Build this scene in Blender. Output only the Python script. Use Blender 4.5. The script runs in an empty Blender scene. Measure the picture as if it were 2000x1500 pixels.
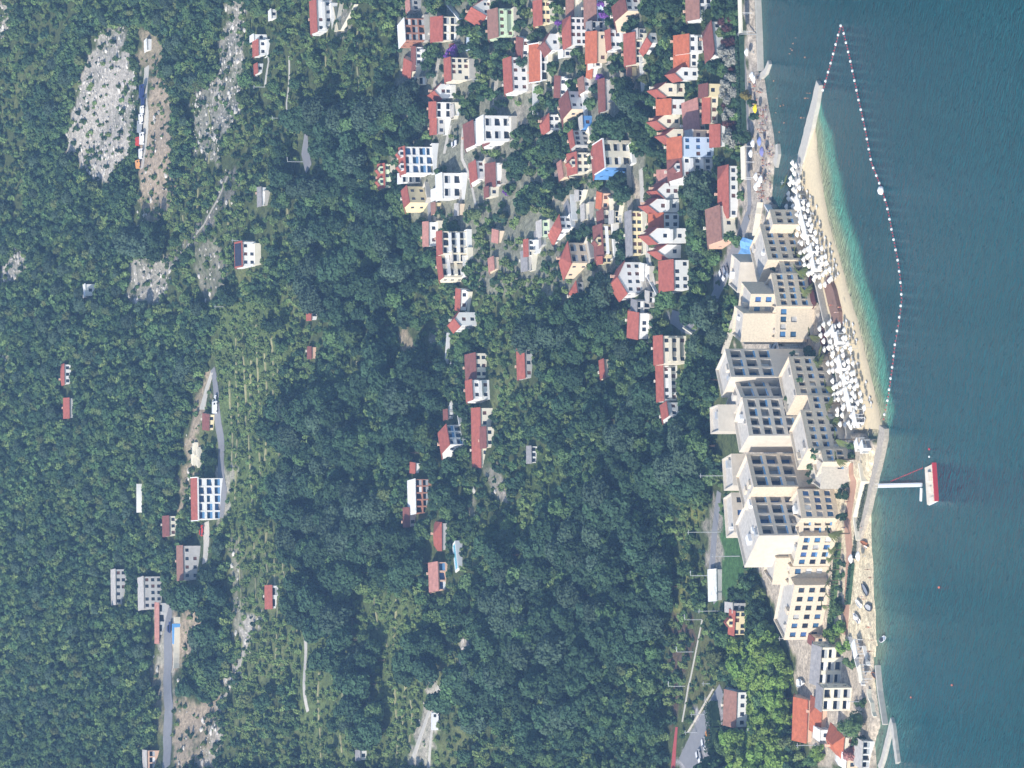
import bpy, bmesh, math, random
import numpy as np
from mathutils import Vector, noise as mnoise

R = random.Random(7)
SC = bpy.context.scene
COL = SC.collection

# ------------------------------------------------------------------ camera
F = 10000.0            # focal length in pixels of the 2000 px wide photograph
HC = 513.0             # camera height over the water
PITCH = math.radians(16.0)
FWD = np.array([0.0, math.cos(PITCH), -math.sin(PITCH)])
DWN = np.array([0.0, -math.sin(PITCH), -math.cos(PITCH)])   # image +X (the photo is turned on its side)
RGT = np.array([1.0, 0.0, 0.0])                             # image -Y
CAM = np.array([0.0, 0.0, HC])


def ray(X, Y):
    return FWD + (X - 1000.0) / F * DWN + (750.0 - Y) / F * RGT


def at_z(X, Y, z):
    d = ray(X, Y)
    t = (z - HC) / d[2]
    p = CAM + t * d
    return float(p[0]), float(p[1])


def project(x, y, z):
    x = np.asarray(x, float); y = np.asarray(y, float); z = np.asarray(z, float)
    dz = z - HC
    zf = y * FWD[1] + dz * FWD[2]
    xd = y * DWN[1] + dz * DWN[2]
    return 1000.0 + F * xd / zf, 750.0 - F * x / zf


# ------------------------------------------------------------------ terrain
# the line where the land meets the water or the beach, traced (Y, X)
COAST = [(-300, 1465), (0, 1474), (100, 1478), (138, 1480), (150, 1493), (200, 1500), (260, 1511), (300, 1515), (385, 1508),
         (398, 1506), (412, 1546), (440, 1566), (560, 1596), (650, 1616), (720, 1633), (800, 1648), (846, 1656),
         (852, 1722), (900, 1712), (960, 1699), (1000, 1703), (1100, 1706), (1200, 1711), (1265, 1715), (1300, 1706),
         (1345, 1711), (1390, 1717), (1415, 1721), (1430, 1716), (1450, 1709), (1500, 1713), (1800, 1740)]
_c = [at_z(X, Y, 0.0) for Y, X in COAST][::-1]
CX = np.array([p[0] for p in _c]); CY = np.array([p[1] for p in _c])
LN0 = at_z(1482, 0, 0.0); LN1 = at_z(1742, 1500, 0.0)


def y_coast(x):
    return np.interp(x, CX, CY)


def y_line(x):
    return LN0[1] + (np.clip(x, -260, 260) - LN0[0]) * (LN1[1] - LN0[1]) / (LN1[0] - LN0[0])


HT = np.array([-5000, 45, 80, 120, 150, 200, 480, 620, 800, 1300, 2500, 6000.0])
HZ = np.array([0, 0, 1.2, 3.4, 7.5, 18.5, 86, 130, 190, 350, 440, 460.0])


def terrain(x, y):
    x = np.asarray(x, float); y = np.asarray(y, float)
    d = y - y_coast(x)
    t = y - y_line(x)
    base = np.where(d < 0, np.maximum(-3.0, d * 1.2), np.minimum(1.5, d * 0.9)) + 0.9 * np.clip((d - 8) / 30, 0, 1)
    sandy = (x < at_z(1700, 935, 0)[0]) & (x > at_z(1712, 1290, 0)[0])
    base = np.where(sandy & (d > 0), np.minimum(base, d * 0.085), base)
    h = np.interp(t, HT, HZ)
    k = np.clip((t - 130) / 160, 0, 1)
    und = k * (2.6 * np.sin(x / 37 + y / 61) + 1.7 * np.sin(x / 17 - y / 29 + 1.3) + 0.6 * np.sin(x / 6.1 + y / 7.7))
    return base + h + und


def ground(X, Y):
    """world point where the sight line of a pixel meets the land"""
    d = ray(X, Y)
    ys = np.arange(1330.0, 2500.0, 2.0)
    t = ys / d[1]
    xs = t * d[0]; zs = HC + t * d[2]
    g = zs - terrain(xs, ys)
    i = int(np.argmax(g < 0))
    if i == 0:
        i = len(ys) - 1
    a = g[i - 1] / (g[i - 1] - g[i])
    y = ys[i - 1] + a * 2.0
    x = y / d[1] * d[0]
    return Vector((x, y, float(terrain(x, y))))


def scale_at(p):
    """pixels per metre and viewing slope at a world point"""
    v = np.array([p[0], p[1], p[2]]) - CAM
    r = float(np.linalg.norm(v))
    de = math.asin(-v[2] / r)
    return F / float(v @ FWD), de


# ------------------------------------------------------------------ helpers
def tag(o, label=None, cat=None, group=None, kind=None):
    if label: o['label'] = label
    if cat: o['category'] = cat
    if group: o['group'] = group
    if kind: o['kind'] = kind
    return o


def empty(name, loc, rz=0.0, label=None, cat=None, group=None):
    o = bpy.data.objects.new(name, None)
    o.empty_display_size = 0.2
    COL.objects.link(o)
    o.location = loc; o.rotation_euler = (0, 0, rz)
    return tag(o, label, cat, group)


def link(name, me, parent=None, mat=None):
    o = bpy.data.objects.new(name, me)
    COL.objects.link(o)
    if mat and not me.materials: me.materials.append(mat)
    if parent: o.parent = parent
    return o


class MB:
    def __init__(s):
        s.v = []; s.f = []

    def face(s, *pts):
        n = len(s.v)
        s.v.extend([tuple(p) for p in pts]); s.f.append(tuple(range(n, n + len(pts))))

    def box(s, x0, y0, z0, x1, y1, z1):
        n = len(s.v)
        s.v += [(x0, y0, z0), (x1, y0, z0), (x1, y1, z0), (x0, y1, z0), (x0, y0, z1), (x1, y0, z1), (x1, y1, z1), (x0, y1, z1)]
        s.f += [tuple(n + i for i in q) for q in ((3, 2, 1, 0), (4, 5, 6, 7), (0, 1, 5, 4), (1, 2, 6, 5), (2, 3, 7, 6), (3, 0, 4, 7))]

    def tube(s, p, q, r0, r1=None, n=6, cap=True):
        r1 = r0 if r1 is None else r1
        p = Vector(p); q = Vector(q); d = (q - p).normalized()
        a = d.orthogonal().normalized(); b = d.cross(a)
        k = len(s.v)
        for c, r in ((p, r0), (q, r1)):
            for i in range(n):
                t = 2 * math.pi * i / n
                s.v.append(tuple(c + a * r * math.cos(t) + b * r * math.sin(t)))
        for i in range(n):
            j = (i + 1) % n
            s.f.append((k + i, k + j, k + n + j, k + n + i))
        if cap:
            s.f.append(tuple(k + i for i in range(n))[::-1]); s.f.append(tuple(k + n + i for i in range(n)))

    def lathe(s, prof, n=10, c=(0, 0, 0)):
        k = len(s.v)
        for r, z in prof:
            for i in range(n):
                t = 2 * math.pi * i / n
                s.v.append((c[0] + r * math.cos(t), c[1] + r * math.sin(t), c[2] + z))
        for j in range(len(prof) - 1):
            for i in range(n):
                m = (i + 1) % n
                s.f.append((k + j * n + i, k + j * n + m, k + (j + 1) * n + m, k + (j + 1) * n + i))
        s.f.append(tuple(k + i for i in range(n))[::-1])
        s.f.append(tuple(k + (len(prof) - 1) * n + i for i in range(n)))

    def mesh(s, name):
        me = bpy.data.meshes.new(name)
        me.from_pydata(s.v, [], s.f); me.update()
        return me

    def build(s, name, mat, parent=None):
        return link(name, s.mesh(name), parent, mat)


def drop(o_list_root):
    return list(o_list_root.children)


def dup(root, loc, rz=0.0, scale=None, label=None, group=None):
    c = root.copy(); COL.objects.link(c)
    c.location = loc; c.rotation_euler = (0, 0, rz)
    if scale is not None: c.scale = (scale,) * 3 if not hasattr(scale, '__len__') else scale
    if label: c['label'] = label
    if group: c['group'] = group
    for ch in root.children:
        d = ch.copy(); COL.objects.link(d); d.parent = c
        for g in ch.children:
            e = g.copy(); COL.objects.link(e); e.parent = d
    return c


# ------------------------------------------------------------------ materials
MATS = {}


def mat(name, rgb, rough=0.8, var=0.12, scale=1.5, bump=0.0, attr=None, spec=0.3, rand=0.0, metal=0.0):
    if name in MATS: return MATS[name]
    m = bpy.data.materials.new(name); m.use_nodes = True
    nt = m.node_tree; b = nt.nodes['Principled BSDF']
    b.inputs['Roughness'].default_value = rough
    b.inputs['Specular IOR Level'].default_value = spec
    b.inputs['Metallic'].default_value = metal
    N = nt.nodes.new; L = nt.links.new
    if attr:
        src = N('ShaderNodeVertexColor'); src.layer_name = attr; out = src.outputs['Color']
    else:
        src = N('ShaderNodeRGB'); src.outputs[0].default_value = (*rgb, 1); out = src.outputs[0]
    tc = N('ShaderNodeTexCoord')
    nz = N('ShaderNodeTexNoise'); nz.inputs['Scale'].default_value = scale; nz.inputs['Detail'].default_value = 5
    nz.inputs['Roughness'].default_value = 0.65
    L(tc.outputs['Object'], nz.inputs['Vector'])
    mr = N('ShaderNodeMapRange'); mr.inputs[1].default_value = 0.25; mr.inputs[2].default_value = 0.75
    mr.inputs[3].default_value = 1 - var; mr.inputs[4].default_value = 1 + var
    L(nz.outputs['Fac'], mr.inputs[0])
    hs = N('ShaderNodeHueSaturation')
    L(out, hs.inputs['Color']); L(mr.outputs[0], hs.inputs['Value'])
    if rand:
        oi = N('ShaderNodeObjectInfo')
        m2 = N('ShaderNodeMapRange'); m2.inputs[3].default_value = 1 - rand; m2.inputs[4].default_value = 1 + rand
        L(oi.outputs['Random'], m2.inputs[0])
        mm = N('ShaderNodeMath'); mm.operation = 'MULTIPLY'
        L(mr.outputs[0], mm.inputs[0]); L(m2.outputs[0], mm.inputs[1]); L(mm.outputs[0], hs.inputs['Value'])
        m3 = N('ShaderNodeMapRange'); m3.inputs[3].default_value = 0.485; m3.inputs[4].default_value = 0.515
        fr = N('ShaderNodeMath'); fr.operation = 'FRACT'; mu = N('ShaderNodeMath'); mu.operation = 'MULTIPLY'; mu.inputs[1].default_value = 17.3
        L(oi.outputs['Random'], mu.inputs[0]); L(mu.outputs[0], fr.inputs[0]); L(fr.outputs[0], m3.inputs[0]); L(m3.outputs[0], hs.inputs['Hue'])
    L(hs.outputs['Color'], b.inputs['Base Color'])
    if bump:
        bp = N('ShaderNodeBump'); bp.inputs['Strength'].default_value = bump; bp.inputs['Distance'].default_value = 0.3
        L(nz.outputs['Fac'], bp.inputs['Height']); L(bp.outputs[0], b.inputs['Normal'])
    MATS[name] = m
    return m


def foliage(name, rgb, rand=0.25, var=0.3):
    m = mat(name, rgb, rough=0.75, var=var, scale=0.9, rand=rand, spec=0.15)
    return m


WALL = {'w': mat('white_render', (.78, .77, .74), var=.08, scale=.6), 'c': mat('cream_render', (.76, .7, .56), var=.08, scale=.6),
        'y': mat('yellow_render', (.78, .66, .4), var=.07, scale=.6), 'p': mat('peach_render', (.72, .47, .33), var=.08, scale=.6),
        'g': mat('grey_render', (.47, .46, .44), var=.18, scale=.5), 'l': mat('light_blue_render', (.55, .66, .8), var=.06, scale=.6),
        'k': mat('hollow_brick', (.42, .2, .13), var=.22, scale=1.5), 'n': mat('pale_green_render', (.62, .74, .52), var=.07, scale=.6),
        'b': mat('beige_render', (.72, .58, .42), var=.07, scale=.6), 's': mat('stone_masonry', (.5, .46, .39), var=.25, scale=1.4),
        'u': mat('blue_insulation_wrap', (.12, .3, .62), var=.3, scale=.5)}
def roofmat(name, rgb):
    return mat(name, rgb, rough=.85, var=.3, scale=.8, bump=.25)
ROOF = {'o': roofmat('orange_tiles', (.43, .125, .06)), 'r': roofmat('red_tiles', (.34, .1, .07)), 'm': roofmat('maroon_tiles', (.2, .075, .06)),
        'b': roofmat('brown_tiles', (.27, .14, .105)), 'g': roofmat('grey_sheet', (.27, .26, .26)), 'w': roofmat('white_membrane', (.78, .78, .76)),
        's': roofmat('concrete_slab', (.5, .47, .43)), 'p': roofmat('pink_tiles', (.42, .2, .16)), 'k': roofmat('solar_cells', (.03, .035, .06))}
GLASS = mat('dark_window_glass', (.03, .04, .06), rough=.15, var=.3, scale=.4, spec=.5, rand=.5)
BGLASS = mat('blue_window_glass', (.05, .13, .28), rough=.1, var=.3, scale=.4, spec=.5, rand=.4)
SHUT = mat('brown_shutters', (.13, .06, .045), rough=.6, var=.2)
RAILG = mat('blue_balustrade_glass', (.14, .3, .52), rough=.1, var=.1, spec=.6)
HOTEL = mat('pale_hotel_stone', (.64, .55, .42), var=.2, scale=1.6)
HOTELW = mat('hotel_white_render', (.61, .55, .46), var=.12, scale=.6)
HROOF = mat('hotel_gravel_roof', (.5, .47, .42), var=.25, scale=.9)
WHITE = mat('white_paint', (.8, .8, .79), rough=.6, var=.04)
METAL = mat('galvanised_metal', (.5, .52, .53), rough=.5, var=.08, metal=.3)
WOOD = mat('brown_timber', (.13, .065, .045), rough=.7, var=.25)
FABRIC = mat('white_canvas', (.82, .81, .78), rough=.9, var=.05)
CONC = mat('pale_concrete', (.5, .47, .41), var=.16, scale=.8)
STONE = mat('rough_stone', (.42, .37, .3), var=.35, scale=1.3, bump=.6)
ASPH = mat('worn_asphalt', (.23, .23, .24), var=.12, scale=.5)
RED = mat('red_plastic', (.55, .05, .06), rough=.5, var=.06)
BARK = mat('bark', (.09, .065, .045), var=.3, scale=3)


# ------------------------------------------------------------------ building shells
def facade(mb, o, u, n, w, z0, z1, cols, rows, ow, oh, rec, sill=.25, skip=None, margin=0.0):
    """wall strip with real openings; returns list of (centre, width, height) of the recessed backs
    o: start point, u: along, n: inward"""
    o = Vector(o); u = Vector(u); n = Vector(n); up = Vector((0, 0, 1))
    ops = []
    if cols and rows:
        cw = (w - 2 * margin) / cols; rh = (z1 - z0) / rows
        ow = min(ow, cw * .8); oh = min(oh, rh * .8)
        for i in range(cols):
            for j in range(rows):
                if skip and (i, j) in skip: continue
                xc = margin + (i + .5) * cw; zb = z0 + j * rh + (rh - oh) * sill * 1.6
                ops.append((xc - ow / 2, zb, xc + ow / 2, zb + oh))
    xs = sorted({0.0, w} | {a for q in ops for a in (q[0], q[2])})
    zs = sorted({z0, z1} | {a for q in ops for a in (q[1], q[3])})
    P = lambda x, z, dd=0.0: o + u * x + up * z + n * dd
    for i in range(len(xs) - 1):
        for j in range(len(zs) - 1):
            xm = (xs[i] + xs[i + 1]) / 2; zm = (zs[j] + zs[j + 1]) / 2
            if any(q[0] < xm < q[2] and q[1] < zm < q[3] for q in ops): continue
            mb.face(P(xs[i], zs[j]), P(xs[i + 1], zs[j]), P(xs[i + 1], zs[j + 1]), P(xs[i], zs[j + 1]))
    res = []
    for (a, b, c, d) in ops:
        mb.face(P(a, b), P(c, b), P(c, b, rec), P(a, b, rec))
        mb.face(P(a, d, rec), P(c, d, rec), P(c, d), P(a, d))
        mb.face(P(a, b), P(a, b, rec), P(a, d, rec), P(a, d))
        mb.face(P(c, b, rec), P(c, b), P(c, d), P(c, d, rec))
        res.append((P(a, b, rec), P(c, b, rec), P(c, d, rec), P(a, d, rec), n))
    return res


def pane(q, m, parent, name='window', th=.06):
    a, b, c, d, n = q
    mb = MB()
    e = n * th
    mb.face(a, b, c, d); mb.face(d + e, c + e, b + e, a + e)
    for p, s in ((a, b), (b, c), (c, d), (d, a)):
        mb.face(p, p + e, s + e, s)
    return mb.build(name, m, parent)


def prism_roof(w, d, h, rise, ov, along_x, t=.22, ovg=None):
    """gable roof slab, ridge along x (or y)"""
    mb = MB()
    ovg = ov if ovg is None else ovg
    if along_x:
        half = d / 2; tp = rise / half
        pr = [(-ov, h - ov * tp), (half, h + rise), (d + ov, h - ov * tp)]
        a0, a1 = -w / 2 - ovg, w / 2 + ovg
        Q = lambda s, p, dz: (s, p[0], p[1] + dz)
    else:
        half = w / 2; tp = rise / half
        pr = [(-half - ov, h - ov * tp), (0, h + rise), (half + ov, h - ov * tp)]
        a0, a1 = -ovg, d + ovg
        Q = lambda s, p, dz: (p[0], s, p[1] + dz)
    up = .03
    for k in (0, 1):
        p, q = pr[k], pr[k + 1]
        mb.face(Q(a0, p, t + up), Q(a1, p, t + up), Q(a1, q, t + up), Q(a0, q, t + up))
        mb.face(Q(a0, q, up), Q(a1, q, up), Q(a1, p, up), Q(a0, p, up))
        for s in (a0, a1):
            mb.face(Q(s, p, up), Q(s, q, up), Q(s, q, t + up), Q(s, p, t + up))
    for p in (pr[0], pr[2]):
        mb.face(Q(a0, p, up), Q(a1, p, up), Q(a1, p, t + up), Q(a0, p, t + up))
    return mb


def hip_roof(w, d, h, rise, ov, t=.22):
    mb = MB()
    tp = rise / (d / 2); z = h - ov * tp + .03
    x0, x1, y0, y1 = -w / 2 - ov, w / 2 + ov, -ov, d + ov
    if w >= d:
        k = (d / 2) * .9
        r0 = (x0 + ov + k, d / 2, h + rise); r1 = (x1 - ov - k, d / 2, h + rise)
        if r0[0] > r1[0] - .3: r0 = (-.2, d / 2, h + rise); r1 = (.2, d / 2, h + rise)
        c = [(x0, y0), (x1, y0), (x1, y1), (x0, y1)]
        C = [(a, b, z + t) for a, b in c]; B = [(a, b, z) for a, b in c]
        mb.face(C[0], C[1], r1, r0); mb.face(C[1], C[2], r1); mb.face(C[2], C[3], r0, r1); mb.face(C[3], C[0], r0)
    else:
        k = (w / 2) * .9
        r0 = (0, y0 + ov + k, h + rise); r1 = (0, y1 - ov - k, h + rise)
        c = [(x0, y0), (x1, y0), (x1, y1), (x0, y1)]
        C = [(a, b, z + t) for a, b in c]; B = [(a, b, z) for a, b in c]
        mb.face(C[0], C[1], r0); mb.face(C[1], C[2], r1, r0); mb.face(C[2], C[3], r1); mb.face(C[3], C[0], r0, r1)
    mb.face(B[3], B[2], B[1], B[0])
    for i in range(4):
        j = (i + 1) % 4
        mb.face(B[i], B[j], C[j], C[i])
    return mb


FOOT = []      # (Y0, Y1, X0, X1) picture boxes kept clear of tall trees, with world footprints


def house(Y0, Y1, Xr, Xe, Xb, kind, rc, wc, yaw, fl, cols, label, name='house', lg=0, bal=0, dep=None, chim=1, dorm=0, pm=None, cat='house', side=None, ov=.45, base=3.0, lwin=1, trimw=0):
    """one building from where its front wall stands and what its roof shows"""
    p = ground(Xb, (Y0 + Y1) / 2)
    s, de = scale_at(p)
    sd, cd = math.sin(de), math.cos(de)
    ya = math.radians(yaw)
    w = max(2.2, (Y1 - Y0) / s / math.cos(ya))
    h = max(1.8, (Xb - Xe) / (s * cd))
    ext = max(2.0, (Xe - Xr)) / s
    tp = .40
    if kind in 'GH':
        run = ext / (sd + tp * cd); d = dep or max(4.5, 2 * run); rise = max(.8, (ext - 0) / (sd + tp * cd) * tp) if not dep else max(.6, (ext - d / 2 * sd) / cd)
    elif kind == 'F':
        rise = max(1.0, ext / cd); d = dep or 9.0
    else:
        d = dep or max(3.0, ext / sd); rise = 0.0
    root = empty(name, p, ya, label, cat)
    FOOT.append((Y0, Y1, Xr, Xb, p, w, d, ya))
    wm = WALL[wc]; sm = WALL[side] if side else None
    mb = MB(); mo = MB() if side else mb
    rec = 1.3 if lg else .22
    ow, oh = (2.6, 2.1) if lg else (1.25, 1.35)
    X = Vector((1, 0, 0)); Yv = Vector((0, 1, 0))
    sk = {(i, j) for i in range(cols) for j in range(fl) if R.random() < .14} if cols > 2 and not lg else None
    qs = facade(mb, (-w / 2, 0, 0), X, Yv, w, 0, h, cols, fl if h > 1.9 else 0, ow, oh, rec, skip=sk)
    nl = 2 if d > 7 else 1
    if kind == 'L' or h < 2.4 or not lwin: nl = nl if h > 2.4 and lwin else 0
    ql = facade(mo, (-w / 2, d, 0), -Yv, X, d, 0, h, nl, fl, 1.1, 1.25, .2)
    qr = facade(mb, (w / 2, 0, 0), Yv, -X, d, 0, h, nl, fl, 1.1, 1.25, .2)
    facade(mb, (w / 2, d, 0), -X, -Yv, w, 0, h, 0, 0, 1, 1, .2)
    for a, b in (((-w / 2, 0), (w / 2, 0)), ((w / 2, 0), (w / 2, d)), ((w / 2, d), (-w / 2, d)), ((-w / 2, d), (-w / 2, 0))):
        mb.face((a[0], a[1], -base), (b[0], b[1], -base), (b[0], b[1], 0), (a[0], a[1], 0))
    if kind == 'G':
        mo.face((-w / 2, d, h), (-w / 2, 0, h), (-w / 2, d / 2, h + rise)); mb.face((w / 2, 0, h), (w / 2, d, h), (w / 2, d / 2, h + rise))
    elif kind == 'F':
        mb.face((-w / 2, 0, h), (w / 2, 0, h), (0, 0, h + rise)); mb.face((w / 2, d, h), (-w / 2, d, h), (0, d, h + rise))
    if name in ('house', 'brick_house') and Xb < 1300 and Y1 < 700 and w > 5:
        dt = 2.6 + R.random() * 2; wt = w * (.7 + .5 * R.random()); x0 = -w / 2 - .4 + R.random() * (w - wt)
        m3 = MB(); m3.box(x0, -dt, -3.5, x0 + wt, -.003, .12); m3.box(x0, -dt, .12, x0 + wt, -dt + .2, .95); m3.box(x0, -dt + .2, .12, x0 + .2, -.003, .95); m3.box(x0 + wt - .2, -dt + .2, .12, x0 + wt, -.003, .95)
        m3.build('terrace', R.choice((wm, CONC, WALL['w'], WALL['c'], WALL['s'])), root)
    mb.build('wall', wm, root)
    if side: mo.build('wall', sm, root)
    if kind == 'G': rf = prism_roof(w, d, h, rise, ov, True, ovg=.3).build('roof', ROOF[rc], root)
    elif kind == 'F': rf = prism_roof(w, d, h, rise, ov, False, ovg=.35).build('roof', ROOF[rc], root)
    elif kind == 'H': rf = hip_roof(w, d, h, rise, ov).build('roof', ROOF[rc], root)
    else:
        m2 = MB(); m2.box(-w / 2 - .25, -.35, h, w / 2 + .25, d + .25, h + .28); rf = m2.build('roof', ROOF[rc], root)
    if trimw and kind == 'G':
        m2 = MB(); tpp = rise / (d / 2)
        m2.box(-w / 2 - .5, -ov - .25, h - ov * tpp - .2, w / 2 + .5, -ov - .02, h - ov * tpp + .3)
        for sx in (-1, 1):
            x0 = sx * (w / 2 + .42)
            m2.tube((x0, -ov, h - ov * tpp + .2), (x0, d / 2, h + rise + .25), .22, n=4)
        m2.build('eaves_trim', WHITE, root)
    gm = pm or GLASS
    for k, q in enumerate(qs):
        if lg:
            pane(q, gm, root)
            if R.random() < .8:
                a, b, c, dd, n = q
                f = -n * (rec - .08); z = Vector((0, 0, 1.0))
                pane((a + f, b + f, b + f + z * .9, a + f + z * .9, n), WHITE if R.random() < .35 else (RAILG if pm is BGLASS else METAL), root, 'balustrade', .05)
        else:
            pane(q, gm if R.random() < .75 else SHUT, root)
    for q in ql + qr: pane(q, GLASS, root)
    if bal and fl > 1:
        for j in range(1, fl):
            z = h * j / fl
            m2 = MB(); m2.box(-w * .42, -1.3, z - .15, w * .42, -.003, z)
            m2.box(-w * .42, -1.3, z, w * .42, -1.2, z + .95); m2.box(-w * .42, -1.2, z, -w * .42 + .1, -.003, z + .95); m2.box(w * .42 - .1, -1.2, z, w * .42, -.003, z + .95)
            m2.build('balcony', WHITE if R.random() < .6 else wm, root)
    if chim and kind in 'GHF' and w > 4:
        m2 = MB(); cx = (R.random() - .5) * w * .5; cy = d * .62
        if kind == 'F': cx = w * .2
        zt = h + rise + .35
        m2.box(cx - .35, cy - .35, h + .2, cx + .35, cy + .35, zt); m2.box(cx - .45, cy - .45, zt, cx + .45, cy + .45, zt + .15)
        c = m2.build('chimney', WALL['c' if R.random() < .5 else 'p'], root); c.parent = rf
    for k in range(dorm):
        xc = (k + .5) / dorm * w - w / 2
        dw = min(2.6, w / dorm * .6); dh = 1.5; zf = h + .1; rs = dw * .42
        m2 = MB()
        y0 = .35; y1 = d / 2
        pts = [(xc - dw / 2, zf - .4), (xc + dw / 2, zf - .4), (xc + dw / 2, zf + dh), (xc, zf + dh + rs), (xc - dw / 2, zf + dh)]
        m2.face(*[(a, y0, b) for a, b in pts])
        m2.face((xc - dw / 2, y0, zf - .4), (xc - dw / 2, y0, zf + dh), (xc - dw / 2, y1, zf + dh), (xc - dw / 2, y1, zf - .4))
        m2.face((xc + dw / 2, y0, zf - .4), (xc + dw / 2, y1, zf - .4), (xc + dw / 2, y1, zf + dh), (xc + dw / 2, y0, zf + dh))
        dm = m2.build('dormer', wm, rf)
        m2 = MB()
        for sx in (-1, 1):
            e = xc + sx * (dw / 2 + .2); ze = zf + dh - .1
            m2.face((xc, y0 - .2, zf + dh + rs + .12), (xc, y1, zf + dh + rs + .12), (e, y1, ze + .12), (e, y0 - .2, ze + .12))
            m2.face((xc, y0 - .2, zf + dh + rs), (e, y0 - .2, ze), (e, y1, ze), (xc, y1, zf + dh + rs))
            m2.face((xc, y0 - .2, zf + dh + rs), (e, y0 - .2, ze), (e, y0 - .2, ze + .12), (xc, y0 - .2, zf + dh + rs + .12))
        o = m2.build('dormer_roof', ROOF[rc], rf)
        pane((Vector((xc - .5, y0 - .06, zf + .15)), Vector((xc + .5, y0 - .06, zf + .15)), Vector((xc + .5, y0 - .06, zf + 1.45)), Vector((xc - .5, y0 - .06, zf + 1.45)), Vector((0, 1, 0))), GLASS, rf, 'dormer_window', .05)
    return root
SUN_E, SKY_S, EXPO = 4.2, .15, .55
HAZE, HAZEC = 0.000095, (.3, .52, .9, 1)

# ------------------------------------------------------------------ ground cover
def pip(X, Y, poly):
    X = np.asarray(X); Y = np.asarray(Y)
    ins = np.zeros(X.shape, bool)
    n = len(poly)
    for i in range(n):
        x1, y1 = poly[i]; x2, y2 = poly[(i + 1) % n]
        if y1 == y2: continue
        c = ((y1 > Y) != (y2 > Y)) & (X < (x2 - x1) * (Y - y1) / (y2 - y1) + x1)
        ins ^= c
    return ins


SOIL = (.42, .34, .25); ROCKC = (.45, .42, .375); DRY = (.19, .215, .09); PALE = (.48, .44, .38); TURF = (.07, .15, .05); LAWN = (.075, .11, .035)
PAVE = (.52, .45, .36); GRAV = (.36, .33, .285); DARKR = (.26, .24, .22); SAND = (.66, .57, .4)
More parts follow.
